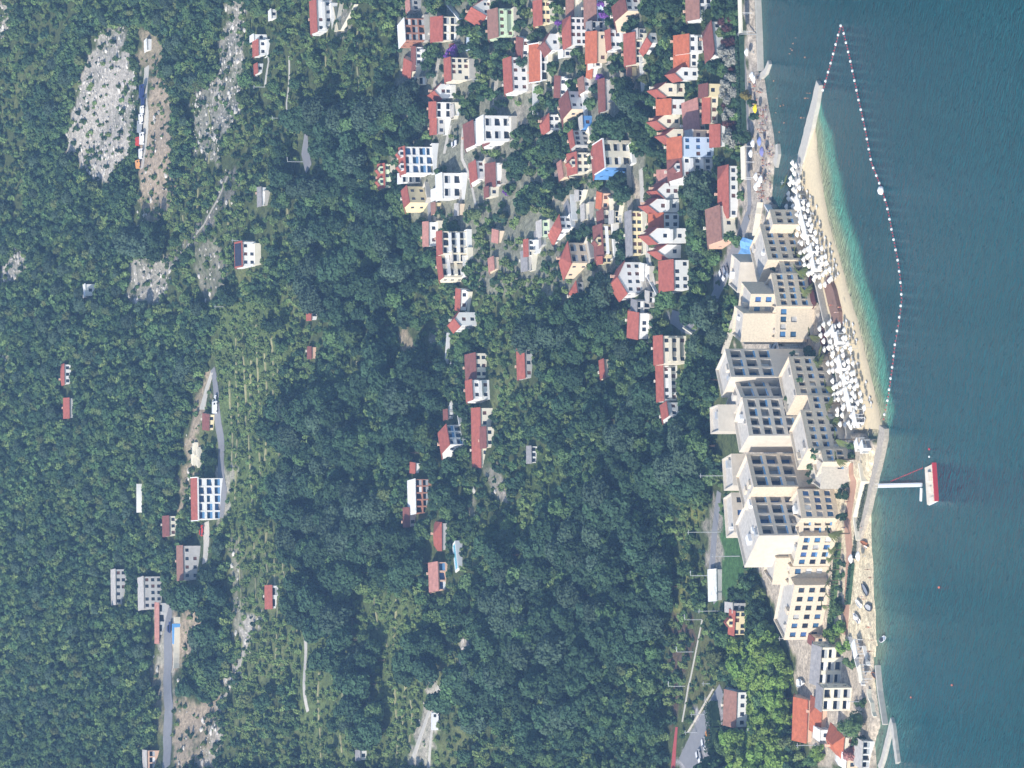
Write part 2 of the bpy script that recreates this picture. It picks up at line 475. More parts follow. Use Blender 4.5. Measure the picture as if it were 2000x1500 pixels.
# (polygon in the photograph, colour, strength)
COVER = [
    ([(430, 590), (565, 590), (565, 1010), (440, 1020), (420, 700)], (.12, .17, .06), .8),
    ([(445, 1020), (600, 1020), (600, 1330), (470, 1330), (450, 1150)], (.16, .19, .08), .9),
    ([(565, 1160), (830, 1150), (860, 1500), (590, 1500)], (.13, .175, .065), .75),
    ([(180, 70), (225, 45), (255, 55), (245, 100), (268, 140), (268, 190), (255, 300), (215, 350), (190, 352), (135, 300), (130, 260), (150, 170), (180, 110)], ROCKC, 1),
    ([(270, 60), (315, 70), (320, 110), (290, 140), (270, 130)], SOIL, .7),
    ([(290, 150), (320, 160), (325, 240), (328, 340), (320, 400), (275, 440), (265, 420), (272, 330), (282, 250), (284, 200)], SOIL, 1),
    ([(440, 0), (480, 0), (478, 120), (470, 220), (445, 260), (420, 200), (432, 90)], ROCKC, .75),
    ([(375, 180), (440, 150), (430, 330), (380, 300)], ROCKC, .6),
    ([(440, 330), (465, 335), (455, 400), (400, 450), (340, 520), (330, 510), (380, 450), (420, 390)], DARKR, .9),
    ([(255, 500), (330, 500), (335, 560), (300, 600), (250, 600)], ROCKC, .75),
    ([(380, 480), (420, 470), (440, 540), (410, 600), (385, 560)], GRAV, .6),
    ([(30, 485), (48, 480), (52, 520), (40, 545), (0, 558), (0, 530)], ROCKC, 1),
    ([(0, 0), (15, 0), (20, 60), (0, 80)], ROCKC, .8),
    ([(0, 680), (14, 684), (14, 705), (0, 715)], ROCKC, .9),
    ([(345, 1190), (400, 1170), (385, 1210), (410, 1215), (360, 1300), (345, 1340), (350, 1390), (432, 1360), (425, 1450), (395, 1500), (340, 1500), (345, 1380), (320, 1260)], SOIL, 1),
    ([(300, 1190), (345, 1190), (345, 1330), (318, 1400), (300, 1330)], PALE, .7),
    ([(345, 1360), (430, 1370), (425, 1500), (335, 1500)], SOIL, .8),
    ([(318, 150), (335, 200), (335, 380), (300, 450), (285, 440), (290, 300)], SOIL, .9),
    ([(425, 1380), (435, 1440), (400, 1500), (380, 1500)], ROCKC, .9),
    ([(450, 1060), (475, 1060), (480, 1260), (455, 1250)], GRAV, .6),
    ([(484, 1200), (505, 1210), (490, 1270), (440, 1360), (428, 1375), (440, 1330), (475, 1270)], ROCKC, 1),
    ([(360, 860), (375, 800), (395, 740), (410, 720), (415, 740), (405, 810), (385, 870), (375, 930), (360, 1000), (350, 990)], SOIL, .9),
    ([(430, 880), (445, 900), (458, 930), (455, 970), (440, 1010), (415, 1025), (418, 990), (430, 940)], PALE, .9),
    ([(260, 1280), (330, 1290), (320, 1420), (250, 1440), (265, 1380)], SOIL, .45),
    ([(895, 1255), (915, 1240), (935, 1245), (930, 1290), (895, 1310)], ROCKC, 1),
    ([(870, 1195), (900, 1190), (895, 1300), (872, 1300)], DRY, 1),
    ([(840, 1310), (860, 1320), (855, 1400), (835, 1500), (800, 1500), (820, 1400)], PALE, .85),
    ([(780, 630), (810, 630), (812, 690), (790, 690)], SOIL, .8),
    ([(840, 640), (862, 640), (850, 680), (838, 690)], GRAV, .8),
    ([(945, 915), (975, 915), (990, 970), (980, 985), (955, 950)], GRAV, .9),
    ([(925, 945), (935, 945), (935, 1010), (920, 1010)], GRAV, .9),
    ([(690, 700), (735, 700), (740, 760), (690, 780)], DRY, .9),
    ([(1020, 880), (1110, 870), (1100, 1060), (1030, 1080)], LAWN, .9),
    ([(1350, 990), (1372, 990), (1345, 1080), (1335, 1200), (1322, 1200), (1325, 1080)], (.2, .22, .07), 1),
    ([(1405, 990), (1450, 1050), (1465, 1110), (1420, 1180), (1402, 1170), (1395, 1110)], TURF, 1),
    ([(1390, 975), (1412, 990), (1402, 1110), (1384, 1110), (1376, 1030)], GRAV, 1),
    ([(1360, 1225), (1420, 1230), (1420, 1290), (1370, 1400), (1330, 1390), (1345, 1300)], (.13, .14, .06), 1),
    ([(1322, 1210), (1355, 1200), (1345, 1290), (1310, 1420), (1300, 1400), (1310, 1300)], (.13, .09, .07), .9),
    # town: gardens, lanes and yards
    ([(780, 0), (1260, 0), (1260, 500), (1080, 600), (900, 560), (820, 450), (770, 300)], (.4, .38, .33), .5),
    ([(1000, 195), (1035, 190), (1040, 250), (1000, 240)], GRAV, .9),
    ([(1195, 20), (1250, 60), (1260, 150), (1200, 160)], PAVE, .5),
    ([(1085, 385), (1100, 380), (1125, 425), (1108, 425)], PAVE, .9),
    ([(1230, 350), (1255, 350), (1262, 440), (1240, 430)], PAVE, .9),
    ([(1285, 615), (1355, 620), (1365, 640), (1320, 640)], (.3, .3, .31), 1),
    ([(1400, 520), (1430, 470), (1445, 430), (1465, 420), (1440, 500), (1420, 550), (1395, 575)], (.33, .32, .32), 1),
    ([(700, 0), (640, 30), (670, 90), (690, 40)], PALE, .6),
    # hotel grounds, promenade and beach side
    ([(1445, 420), (1570, 405), (1700, 840), (1715, 960), (1700, 1290), (1540, 1260), (1480, 1130), (1440, 700), (1440, 600)], PAVE, 1),
    ([(1456, 0), (1520, 0), (1520, 400), (1440, 430), (1445, 200)], (.5, .44, .38), .9),
    ([(1640, 930), (1740, 850), (1740, 1300), (1690, 1500), (1640, 1300)], SAND, 1),
    ([(1560, 1260), (1690, 1260), (1750, 1500), (1600, 1500), (1550, 1380)], PAVE, 1),
    ([(1375, 1380), (1400, 1340), (1420, 1365), (1395, 1500), (1320, 1500)], (.34, .33, .34), 1),
]


def cover_color(X, Y, x, y):
    c = np.empty((len(X), 3)); c[:] = (.085, .11, .045)
    n1 = np.sin(x / 9.7 + 1.5 * np.sin(y / 13)) * np.sin(y / 11.3 + 1.3 * np.sin(x / 17)) + .5 * np.sin(x / 3.1 + y / 4.3) * np.sin(y / 2.7 - x / 5)
    k = np.clip((n1 - .35) * 2, 0, 1)[:, None] * .75
    c = c * (1 - k) + np.array((.17, .195, .08)) * k
    jx = 4.5 * np.sin(x / 2.3 + y / 3.1) + 4 * np.sin(y / 1.7 - x / 1.3) + 6 * np.sin(x / 7.1 - y / 5.3); jy = 4.5 * np.sin(x / 1.9 - y / 2.7) + 4 * np.cos(x / 1.3 + y / 4) + 7 * np.sin(y / 6.3 + x / 9)
    for poly, col, st in COVER:
        m = pip(X + jx, Y + jy, poly)
        if m.any():
            
            if col in (ROCKC, SOIL, GRAV, PALE, DARKR, DRY) and st < 1.01:
                q = st * np.clip(1.0 + .55 * n1[m] + .5 * np.sin(x[m] * 1.9 + y[m] * .6) * np.sin(y[m] * 1.1 - x[m] * .7), .12, 1)[:, None]
                c[m] = c[m] * (1 - q) + np.array(col) * q
            else:
                c[m] = c[m] * (1 - st) + np.array(col) * st
    return c


def grid_mesh(name, xs, ys, zf, matr, colf=None, keep=None):
    gx, gy = np.meshgrid(xs, ys)
    x = gx.ravel(); y = gy.ravel(); z = zf(x, y)
    nx, ny = len(xs), len(ys)
    i = np.arange((nx - 1) * (ny - 1)); r = i // (nx - 1); cidx = i % (nx - 1)
    a = r * nx + cidx
    q = np.stack([a, a + 1, a + nx + 1, a + nx], 1)
    if keep is not None:
        k = keep(x, y); q = q[k[q].any(1)]
    me = bpy.data.meshes.new(name)
    me.from_pydata(np.stack([x, y, z], 1).tolist(), [], q.tolist())
    if colf is not None:
        c = colf(x, y, z)
        at = me.color_attributes.new('cover', 'FLOAT_COLOR', 'POINT')
        at.data.foreach_set('color', np.concatenate([c, np.ones((len(c), 1))], 1).ravel())
    me.polygons.foreach_set('use_smooth', [True] * len(me.polygons))
    me.update()
    return link(name, me, None, matr)


def spaced(segs):
    out = []
    for a, b, st in segs:
        out += list(np.arange(a, b, st))
    return np.array(out + [segs[-1][1]])


GROUND = mat('ground_cover', (1, 1, 1), rough=.95, var=.42, scale=.55, attr='cover', bump=.5, spec=.1)
_nt = GROUND.node_tree; _hs = [n for n in _nt.nodes if n.type == 'HUE_SAT'][0]
_mix = _nt.nodes.new('ShaderNodeMix'); _mix.data_type = 'RGBA'; _mix.blend_type = 'MULTIPLY'; _mix.inputs[0].default_value = 1
_n2 = _nt.nodes.new('ShaderNodeTexNoise'); _n2.inputs['Scale'].default_value = .95; _n2.inputs['Detail'].default_value = 7; _n2.inputs['Roughness'].default_value = .75; _n2.inputs['Distortion'].default_value = 1.2
_r2 = _nt.nodes.new('ShaderNodeValToRGB'); _r2.color_ramp.elements[0].position = .34; _r2.color_ramp.elements[0].color = (.42, .41, .38, 1); _r2.color_ramp.elements[1].position = .6; _r2.color_ramp.elements[1].color = (1.15, 1.13, 1.1, 1)
_tcg = [n for n in _nt.nodes if n.type == 'TEX_COORD'][0]
_nt.links.new(_tcg.outputs['Object'], _n2.inputs['Vector']); _nt.links.new(_n2.outputs['Fac'], _r2.inputs[0]); _nt.links.new(_hs.outputs[0], _mix.inputs[6]); _nt.links.new(_r2.outputs[0], _mix.inputs[7]); _nt.links.new(_mix.outputs[2], _nt.nodes['Principled BSDF'].inputs['Base Color'])
def tcol(x, y, z):
    X, Y = project(x, y, z); return cover_color(X, Y, x, y)
gx = spaced([(-6000, -1000, 500), (-1000, -300, 100), (-300, -190, 15), (-190, 190, 1.7), (190, 300, 15), (300, 1000, 100), (1000, 6000, 500)])
gy = spaced([(1330, 1380, 6), (1380, 2240, 1.9), (2240, 2600, 20), (2600, 7000, 220)])
tag(grid_mesh('ground', gx, gy, terrain, GROUND, tcol), kind='structure')

# ------------------------------------------------------------------ water
WLINE = [(160, 1600), (230, 1590), (300, 1597), (330, 1601), (400, 1612), (450, 1623), (500, 1638), (560, 1655), (620, 1672), (700, 1693), (760, 1706), (800, 1716), (838, 1724)]
WY = np.array([p[0] for p in WLINE]); WX = np.array([p[1] for p in WLINE])
COY = np.array([p[0] for p in COAST]); COX = np.array([p[1] for p in COAST])
DEEP = np.array((.001, .070, .082)); DEEP2 = np.array((.001, .092, .108)); GREEN = np.array((.085, .33, .235)); OLIVE = np.array((.36, .39, .21)); WSAND = np.array((.60, .53, .34)); MURK = np.array((.016, .082, .086)); OL2 = np.array((.10, .21, .15))


def sst(a, b, v):
    t = np.clip((v - a) / (b - a), 0, 1); return t * t * (3 - 2 * t)


def water_col(x, y, z):
    X, Y = project(x, y, z)
    wob = 2.5 * np.sin(x / 5 + y / 17) + 2 * np.sin(x / 2.3 - y / 9)
    n = len(X); c = np.empty((n, 3))
    k = sst(1500, 1950, X + (Y - 750) * .12)[:, None]; c[:] = DEEP * (1 - k) + DEEP2 * k
    # murky nearer water at the upper shore, in the bay and off the lower beach
    w0 = np.interp(Y, COY, COX)
    m = (1 - sst(0, 90, X - w0 + wob * 2))[:, None] * (Y < 900)[:, None]; c = c * (1 - m) + MURK * m
    m = (1 - sst(6, 30, X - w0 + wob))[:, None] * .55; c = c * (1 - m) + OL2 * m
    bay = ((Y > 150) & (Y < 415) & (X < np.interp(Y, [150, 410], [1600, 1545])))[:, None]; c = np.where(bay, c * .4 + MURK * .6 * 1.2, c)
    low = (Y > 835)
    m = ((1 - sst(0, 26, X - w0 + wob)) * low)[:, None] * .8; c = c * (1 - m) + np.array((.27, .30, .14)) * m
    m = ((1 - sst(10, 95, X - w0 + wob * 3)) * low)[:, None] * .55; c = c * (1 - m) + np.array((.07, .21, .17)) * m
    # the bright shelf in front of the sand
    wl = np.interp(Y, WY, WX)
    wid = np.interp(Y, [160, 200, 260, 350, 500, 700, 800, 845], [1, 12, 30, 39, 44, 37, 30, 9])
    t = (X - wl + wob * .6) / wid
    on = (Y > 165) & (Y < 850) & (X > np.interp(Y, [165, 400], [1598, 1545]))
    g = ((1 - sst(.75, 1.2, t)) * on)[:, None]; c = c * (1 - g) + GREEN * g
    g = ((1 - sst(.2, .7, t)) * on)[:, None] * .85; c = c * (1 - g) + OLIVE * g
    g = ((1 - sst(-.1, .16, t)) * on)[:, None]; c = c * (1 - g) + WSAND * g
    return c


WATER = mat('sea_water', (1, 1, 1), rough=.14, var=.2, scale=.3, attr='cover', spec=.13)
nt = WATER.node_tree
_wb = nt.nodes['Principled BSDF']
_tc = nt.nodes.new('ShaderNodeTexCoord'); _mp = nt.nodes.new('ShaderNodeMapping'); _mp.inputs['Scale'].default_value = (.13, .44, 1); _m0 = nt.nodes.new('ShaderNodeMapping'); _m0.inputs['Rotation'].default_value = (0, 0, .55); nt.links.new(_tc.outputs['Object'], _m0.inputs[0])
_n = nt.nodes.new('ShaderNodeTexNoise'); _n.inputs['Scale'].default_value = 1.6; _n.inputs['Detail'].default_value = 4; _n.inputs['Roughness'].default_value = .5; _n.inputs['Distortion'].default_value = 1.4
_bp = nt.nodes.new('ShaderNodeBump'); _bp.inputs['Strength'].default_value = 1.0; _bp.inputs['Distance'].default_value = 5.5
nt.links.new(_m0.outputs[0], _mp.inputs[0]); nt.links.new(_mp.outputs[0], _n.inputs['Vector']); nt.links.new(_n.outputs['Fac'], _bp.inputs['Height']); nt.links.new(_bp.outputs[0], _wb.inputs["Normal"])
wx = spaced([(-6000, -800, 400), (-800, -170, 60), (-170, 170, 1.5), (170, 800, 60), (800, 6000, 400)])
wy = spaced([(-3000, 900, 300), (900, 1150, 40), (1150, 1535, 1.5), (1535, 1640, 15)])
tag(grid_mesh('sea', wx, wy, lambda x, y: 0 * x, WATER, water_col), kind='structure')

# ------------------------------------------------------------------ beach in front of the hotel
BIN = [(200, 1586), (270, 1570), (330, 1558), (400, 1548), (440, 1562), (560, 1594), (650, 1614), (720, 1631), (800, 1646), (838, 1654)]
SANDM = mat('beach_sand', (.66, .55, .36), rough=.95, var=.14, scale=1.3, bump=.3, spec=.1, attr='cover')
nr, vs, fs = 90, [], []
for i in range(nr):
    Y = 215 + (838 - 215) * i / (nr - 1)
    pin = at_z(float(np.interp(Y, [p[0] for p in BIN], [p[1] for p in BIN])), Y, 1.0)
    pw = at_z(float(np.interp(Y, WY, WX)) + .9 * math.sin(Y / 19) + .6 * math.sin(Y / 7), Y, 0.0)
    for j in range(9):
        t = j / 7.0
        zz = 1.15 * (1 - t) ** .8 if t <= 1 else -.6
        vs.append((pin[0] + (pw[0] - pin[0]) * t, pin[1] + (pw[1] - pin[1]) * t, zz))
for i in range(nr - 1):
    for j in range(8):
        a = i * 9 + j; fs.append((a, a + 1, a + 10, a + 9))
me = bpy.data.meshes.new('beach'); me.from_pydata(vs, [], fs); me.update()
at_ = me.color_attributes.new('cover', 'FLOAT_COLOR', 'POINT')
WET = [1, 1, 1, 1, 1, 1, .93, .7, .6]
at_.data.foreach_set('color', [q for i in range(len(vs)) for q in (.67 * WET[i % 9], .56 * WET[i % 9], .37 * WET[i % 9], 1)])
tag(link('beach', me, None, SANDM), kind='structure')


def beach_pt(Y, t):
    pin = at_z(float(np.interp(Y, [p[0] for p in BIN], [p[1] for p in BIN])), Y, 1.0)
    pw = at_z(float(np.interp(Y, WY, WX)), Y, 0.0)
    return Vector((pin[0] + (pw[0] - pin[0]) * t, pin[1] + (pw[1] - pin[1]) * t, 1.15 * (1 - t) ** .8))


def slab_path(name, pts, z0, z1, m, label=None, cat=None, kind=None, jag=0.0):
    """pts: [(X, Y, half width in metres)] at height z1; a solid strip with real sides"""
    P = [Vector((*at_z(X, Y, z1), 0)) for X, Y, w in pts]
    mb = MB(); L_ = []; Rr = []
    for i, p in enumerate(P):
        d = (P[min(i + 1, len(P) - 1)] - P[max(i - 1, 0)]).normalized(); n = Vector((-d.y, d.x, 0)); w = pts[i][2]
        L_.append(p + n * w); Rr.append(p - n * w)
    J = lambda: (R.random() - .5) * jag
    T = lambda p, z, sp=1.0: (p.x + J(), p.y + J(), z + J() * .5)
    topL = [T(p, z1) for p in L_]; topR = [T(p, z1) for p in Rr]
    botL = [(p.x, p.y, z0) for p in L_]; botR = [(p.x, p.y, z0) for p in Rr]
    for i in range(len(P) - 1):
        mb.face(topL[i], topR[i], topR[i + 1], topL[i + 1]); mb.face(botL[i], topL[i], topL[i + 1], botL[i + 1]); mb.face(topR[i], botR[i], botR[i + 1], topR[i + 1])
    mb.face(topR[0], topL[0], botL[0], botR[0]); mb.face(topL[-1], topR[-1], botR[-1], botL[-1])
    return tag(mb.build(name, m), label, cat, None, kind)


def dens(pts, st=9):
    out = []
    for (a, b, c), (d, e, f) in zip(pts, pts[1:]):
        n = max(1, int(math.hypot(d - a, e - b) / st))
        for k in range(n):
            t = k / n; out.append((a + (d - a) * t, b + (e - b) * t, c + (f - c) * t))
    return out + [pts[-1]]


slab_path('stone_jetty', dens([(1597, 162, 1.5), (1590, 200, 2.3), (1578, 250, 2.6), (1563, 310, 2.6), (1552, 370, 2.2)]), -2, 1.25, CONC, 'long pale stone jetty running out from the beach to the tip of the float line', 'jetty', jag=.25)
slab_path('stone_groyne', dens([(1722, 834, 2.2), (1721, 852, 2.4), (1712, 900, 1.9), (1704, 935, 1.7), (1693, 985, 1.5), (1682, 1030, 1.3), (1672, 1075, 1.0)]), -2, 1.5, STONE, 'rough stone groyne closing the lower end of the sandy beach beside the white gangway', 'groyne', jag=.45)
slab_path('stone_jetty', dens([(1716, 1500, 1.0), (1724, 1478, 1.0), (1733, 1440, 1.0), (1740, 1408, 1.0), (1744, 1436, 1.0), (1751, 1490, 1.0)], 7), -2, 1.0, CONC, 'small pale V-shaped stone jetty enclosing a tiny boat basin', 'jetty', jag=.15)
slab_path('stone_jetty', dens([(1483, 150, 1.1), (1494, 140, 1.0), (1501, 122, .8)], 7), -2, 1.0, CONC, 'short pointed stone spur at the crowded town bathing shore', 'jetty', jag=.2)
slab_path('stone_jetty', dens([(1512, 322, 1.6), (1517, 300, 1.4), (1516, 282, .9)], 7), -2, 1.0, CONC, 'narrow pale bathing platform below the yellow cafe terrace', 'jetty', jag=.15)
slab_path('sea_wall', dens([(1475, 0, .28), (1478, 70, .28), (1480, 138, .28)]), -2, 1.9, CONC, 'low pale sea wall edging the dark shaded promenade', 'sea wall')
slab_path('sea_wall', dens([(1709, 1300, .4), (1714, 1350, .4), (1720, 1390, .4), (1724, 1415, .4)]), -2, 1.6, CONC, 'pale quay wall in front of the orange roofed waterside houses', 'sea wall')
slab_path('terrace_wall', dens([(1548, 415, .35), (1570, 470, .35), (1593, 560, .35), (1613, 650, .35), (1630, 720, .35), (1645, 800, .35), (1660, 900, .35)]), 0, 2.9, WALL['s'], 'long low stone wall between the hotel terrace and the parasols', 'wall')
slab_path('terrace_wall', dens([(1676, 905, .3), (1682, 940, .3), (1666, 1010, .3), (1672, 1055, .3)]), 0, 2.6, WALL['c'], 'cream parapet bending round the brown promenade by the groyne', 'wall')


# ------------------------------------------------------------------ roads and lanes draped on the slope
def road(name, pts, m, kind='structure', lift=.16, label=None, cat=None):
    """pts: (X, Y, half width m) on the ground"""
    W = [(ground(X, Y), w) for X, Y, w in pts]
    P = []
    for (a, wa), (b, wb) in zip(W, W[1:]):
        n = max(1, int((b - a).length / 1.6))
        for k in range(n):
            P.append((a.lerp(b, k / n), wa + (wb - wa) * k / n))
    P.append(W[-1])
    rows = []
    for i, (p, w) in enumerate(P):
        d = P[min(i + 1, len(P) - 1)][0] - P[max(i - 1, 0)][0]; d.z = 0; d.normalize(); n = Vector((-d.y, d.x, 0))
        r = []
        for k in (-1, -.5, 0, .5, 1):
            q = p + n * w * k; r.append((q.x, q.y, max(float(terrain(q.x, q.y)), float(terrain(p.x, p.y)) - 1.0) + lift))
        rows.append(r)
    mb = MB()
    for a, b in zip(rows, rows[1:]):
        for k in range(4): mb.face(a[k], a[k + 1], b[k + 1], b[k])
        for k in (0, 4):
            mb.face(a[k], b[k], (b[k][0], b[k][1], b[k][2] - 1), (a[k][0], a[k][1], a[k][2] - 1))
    return tag(mb.build(name, m), label, cat, None, kind)


road('road', [(277, 330, 1.7), (283, 280, 1.7), (286, 220, 1.7), (285, 160, 1.7), (287, 130, 1.5)], CONC)
road('road', [(416, 720, 1.6), (423, 770, 1.9), (427, 830, 2.0), (432, 900, 2.0), (437, 960, 2.2), (430, 1010, 2.4)], ASPH)
road('road', [(402, 1020, 2.0), (400, 1100, 2.0)], CONC)
road('road', [(333, 1180, 2.4), (328, 1250, 2.6), (327, 1320, 2.6), (331, 1380, 2.5), (327, 1440, 2.5), (325, 1500, 2.5)], ASPH)
road('road', [(415, 725, 1.0), (404, 760, 1.4), (395, 800, 2.2)], CONC)
road('road', [(598, 262, 1.2), (596, 295, 3.0), (604, 330, 2.6)], ASPH)
road('lane', [(595, 1215, .9), (597, 1290, .9), (602, 1390, .9)], CONC)
road('lane', [(857, 1340, .9), (835, 1400, 1.0), (808, 1480, 1.1)], CONC)
road('lane', [(862, 1330, .5), (845, 1420, .6), (838, 1500, .6)], CONC)
road('lane', [(838, 380, 1.0), (840, 432, 1.0)], ASPH)
road('lane', [(849, 370, .9), (850, 432, .9)], CONC)
road('lane', [(930, 400, .6), (903, 310, .7), (905, 250, .6)], CONC)
road('lane', [(880, 245, .8), (868, 300, .8)], CONC)
road('lane', [(520, 70, .7), (525, 120, .7), (518, 170, .7)], CONC)
road('lane', [(565, 110, .5), (560, 200, .6), (567, 250, .6)], CONC)
road('road', [(1252, 330, 1.3), (1256, 400, 1.5), (1262, 480, 1.4), (1278, 560, 1.3)], CONC)
road('road', [(1462, 420, 2.2), (1440, 480, 2.6), (1412, 545, 3.0), (1392, 590, 2.4)], ASPH)
road('road', [(1452, 100, 1.3), (1458, 200, 1.4), (1462, 270, 1.4), (1462, 330, 1.5), (1462, 420, 1.6)], ASPH)
road('road', [(1405, 960, 1.8), (1396, 1040, 2.2), (1390, 1120, 2.2), (1400, 1175, 2.0)], ASPH)
road('lane', [(1372, 1210, .35), (1360, 1270, .35), (1345, 1340, .4), (1333, 1410, .35)], CONC)
road('road', [(1410, 1345, 2.2), (1385, 1400, 4.0), (1362, 1450, 5.0), (1340, 1500, 5.5)], ASPH)
road('lane', [(1105, 395, 1.6), (1118, 430, 1.6)], ASPH)
road('lane', [(1312, 618, 2.2), (1335, 630, 3.0), (1352, 640, 2.4)], ASPH)
road('lane', [(1322, 1420, .6), (1318, 1460, .9), (1315, 1500, 1.1)], mat('red_clay_court', (.4, .08, .08), var=.15))
DRYP = mat('dry_grass_strip', (.3, .29, .15), var=.3, scale=.8)
road('lane', [(448, 335, .4), (428, 385, .6), (398, 440, .4), (352, 500, .5), (318, 535, .3), (300, 555, .4), (262, 590, .4)], mat('stony_path', (.4, .37, .31), var=.3, scale=1.2))
road('lane', [(492, 1205, 1.0), (482, 1260, 1.3), (455, 1330, 1.0), (432, 1372, .7), (431, 1440, .6)], mat('stony_path', (.4, .37, .31)))
road('lane', [(270, 440, 1.0), (266, 480, .8), (268, 560, 1.0)], mat('stony_path', (.4, .37, .31)))
for _X, _a, _b in [(772, 1170, 1310), (775, 1330, 1490), (790, 1340, 1440), (803, 1350, 1450), (755, 1250, 1290), (640, 1180, 1300), (625, 1310, 1480), (690, 1210, 1330), (720, 1330, 1390), (668, 1340, 1470), (735, 1160, 1230), (452, 720, 900), (462, 640, 980), (478, 620, 860), (490, 700, 1000), (505, 620, 960), (520, 690, 900), (532, 640, 840), (545, 720, 1000), (470, 1040, 1190), (500, 1060, 1250), (522, 1040, 1140), (540, 1060, 1300), (556, 1040, 1180), (580, 1060, 1240), (695, 705, 790), (722, 690, 770), (448, 390, 460), (385, 300, 420), (410, 200, 320), (360, 420, 540), (560, 330, 420), (640, 20, 150), (700, 40, 170)]:
    road('lane', [(_X + 3 * math.sin(_a + k), _a + (_b - _a) * k / 5, .3 + .3 * ((k * 7 + _a) % 3) / 3) for k in range(6)], DRYP, lift=.35)
road('promenade', [(1662, 905, 1.6), (1667, 940, 1.9), (1655, 1020, 2.2), (1660, 1080, 2.2), (1656, 1150, 2.0), (1650, 1240, 1.8)], mat('terracotta_paving', (.42, .25, .17), var=.15, scale=.8), lift=.12)

# ------------------------------------------------------------------ houses, traced one by one
H = house
H(36, 80, 780, 791, 830, 'L', 'w', 'k', 14, 3, 3, 'unfinished brick house with white floor slabs and a flat white roof', lg=1, name='brick_house', dep=9)
H(33, 80, 841, 864, 893, 'G', 'r', 'c', 0, 2, 3, 'cream house with a two tone red roof and two arched dark openings', lg=1)
H(0, 30, 921, 945, 958, 'F', 'r', 'w', 22, 2, 2, 'white gabled house above the pale green house, red roof slope beside it')
H(17, 72, 953, 972, 1003, 'G', 'b', 'n', 6, 2, 4, 'pale green house with brown roof, brown shutters and a long white balcony', bal=1, pm=SHUT)
H(0, 48, 1042, 1058, 1074, 'G', 'r', 'y', 5, 2, 3, 'yellow house with a plain red roof half hidden behind a dark tree')
H(92, 138, 806, 811, 824, 'G', 'm', 'w', 0, 1, 4, 'low long white house with a thin maroon roof edge, beside a slanting red roof', chim=0)
H(122, 153, 789, 804, 812, 'G', 'r', 'c', -20, 1, 1, 'small house with a slanting red roof behind the low white house')
H(113, 157, 868, 880, 916, 'G', 'r', 'c', 8, 3, 4, 'tall cream house with a light blue lower storey beside purple blossom')
H(164, 192, 848, 861, 880, 'F', 'r', 'w', 8, 2, 1, 'narrow white gabled house with a pale round-topped door below the purple blossom')
H(200, 230, 838, 851, 885, 'G', 'r', 'w', 0, 2, 2, 'white house with a long low red roof and a dark loggia', lg=1)
H(230, 262, 840, 852, 870, 'G', 'r', 'g', 0, 1, 2, 'low grey walled annex under a red roof, two small round windows')
H(76, 112, 1008, 1020, 1032, 'G', 'm', 'w', -12, 1, 2, 'small white house with a maroon roof beside the white-edged orange roof')
H(112, 178, 984, 999, 1030, 'G', 'r', 'w', 10, 2, 4, 'long white house with a plain red roof and rounded terrace canopies')
H(86, 157, 1034, 1055, 1070, 'G', 'o', 'w', 3, 1, 4, 'white house with bright red roof framed by white eaves', trimw=1, lg=1)
H(66, 98, 1064, 1074, 1092, 'F', 'm', 'w', 12, 1, 1, 'white gabled house with dark maroon roof between two red roofs')
H(34, 88, 1097, 1114, 1146, 'H', 'r', 'w', 5, 3, 4, 'big three storey white house with a red hipped roof in the middle of the town')
H(-4, 33, 1106, 1120, 1130, 'G', 'b', 'c', 0, 1, 2, 'cream house with a narrow brown roof next to the big white house')
H(-4, 48, 1141, 1164, 1178, 'G', 'b', 'l', 4, 1, 3, 'bluish white house under a wide brown roof above a strip of purple blossom')
H(-6, 22, 1196, 1222, 1248, 'G', 'm', 'w', 30, 2, 2, 'house with maroon roof and a big beige end gable', side='b')
H(62, 122, 1144, 1165, 1187, 'G', 'o', 'b', 0, 1, 3, 'beige house with a broad rust red roof beside the glazed terrace')
H(42, 70, 1152, 1156, 1183, 'L', 'g', 'g', 0, 2, 2, 'grey glazed terrace building with black panes between red roofs', lg=1, dep=6, cat='house')
H(58, 96, 1183, 1192, 1212, 'G', 'r', 'w', 12, 2, 2, 'slim white house with a small steep red roof above a pale terrace')
H(64, 124, 1219, 1240, 1257, 'G', 'r', 'c', 4, 1, 4, 'cream house with long red roof and a shaded veranda', lg=1)
H(64, 84, 1264, 1270, 1283, 'F', 'r', 'w', 25, 1, 1, 'tiny white gabled house with red roof slope just above the dark trees')
H(150, 190, 1083, 1093, 1106, 'G', 'm', 'w', -6, 1, 2, 'white walled house with a maroon roof above the beige gable')
H(178, 214, 1094, 1112, 1142, 'G', 'm', 'w', 34, 2, 2, 'white house with a large blank beige end wall and maroon roof', side='b', dep=11)
H(150, 178, 1130, 1140, 1152, 'G', 'b', 'w', 20, 1, 1, 'white house with a brown roof stepping down beside the beige gable')
H(226, 276, 942, 945, 998, 'L', 'w', 'w', 6, 3, 2, 'modern white block with large dark and brown glazed openings', lg=1, dep=9, cat='villa')
H(256, 281, 942, 954, 985, 'G', 'm', 'w', 15, 2, 1, 'narrow wing with a maroon roof slice leaning against the modern white block')
H(236, 282, 906, 925, 941, 'G', 'm', 'w', 15, 1, 3, 'white house with brick red roof and a white gable beside the parked car')
H(287, 339, 780, 791, 846, 'G', 'r', 'w', 10, 4, 3, 'tall white apartment house with blue glazed balconies and red dormer roofs', lg=1, pm=BGLASS, dorm=2, cat='apartment house')
H(339, 358, 783, 786, 822, 'L', 'w', 'w', 0, 3, 1, 'white balcony tower joined to the blue glazed apartment house', lg=1, dep=6)
H(320, 366, 738, 751, 762, 'G', 'r', 'n', 4, 1, 3, 'low house with red roof and two white dormers above the woods', dorm=2)
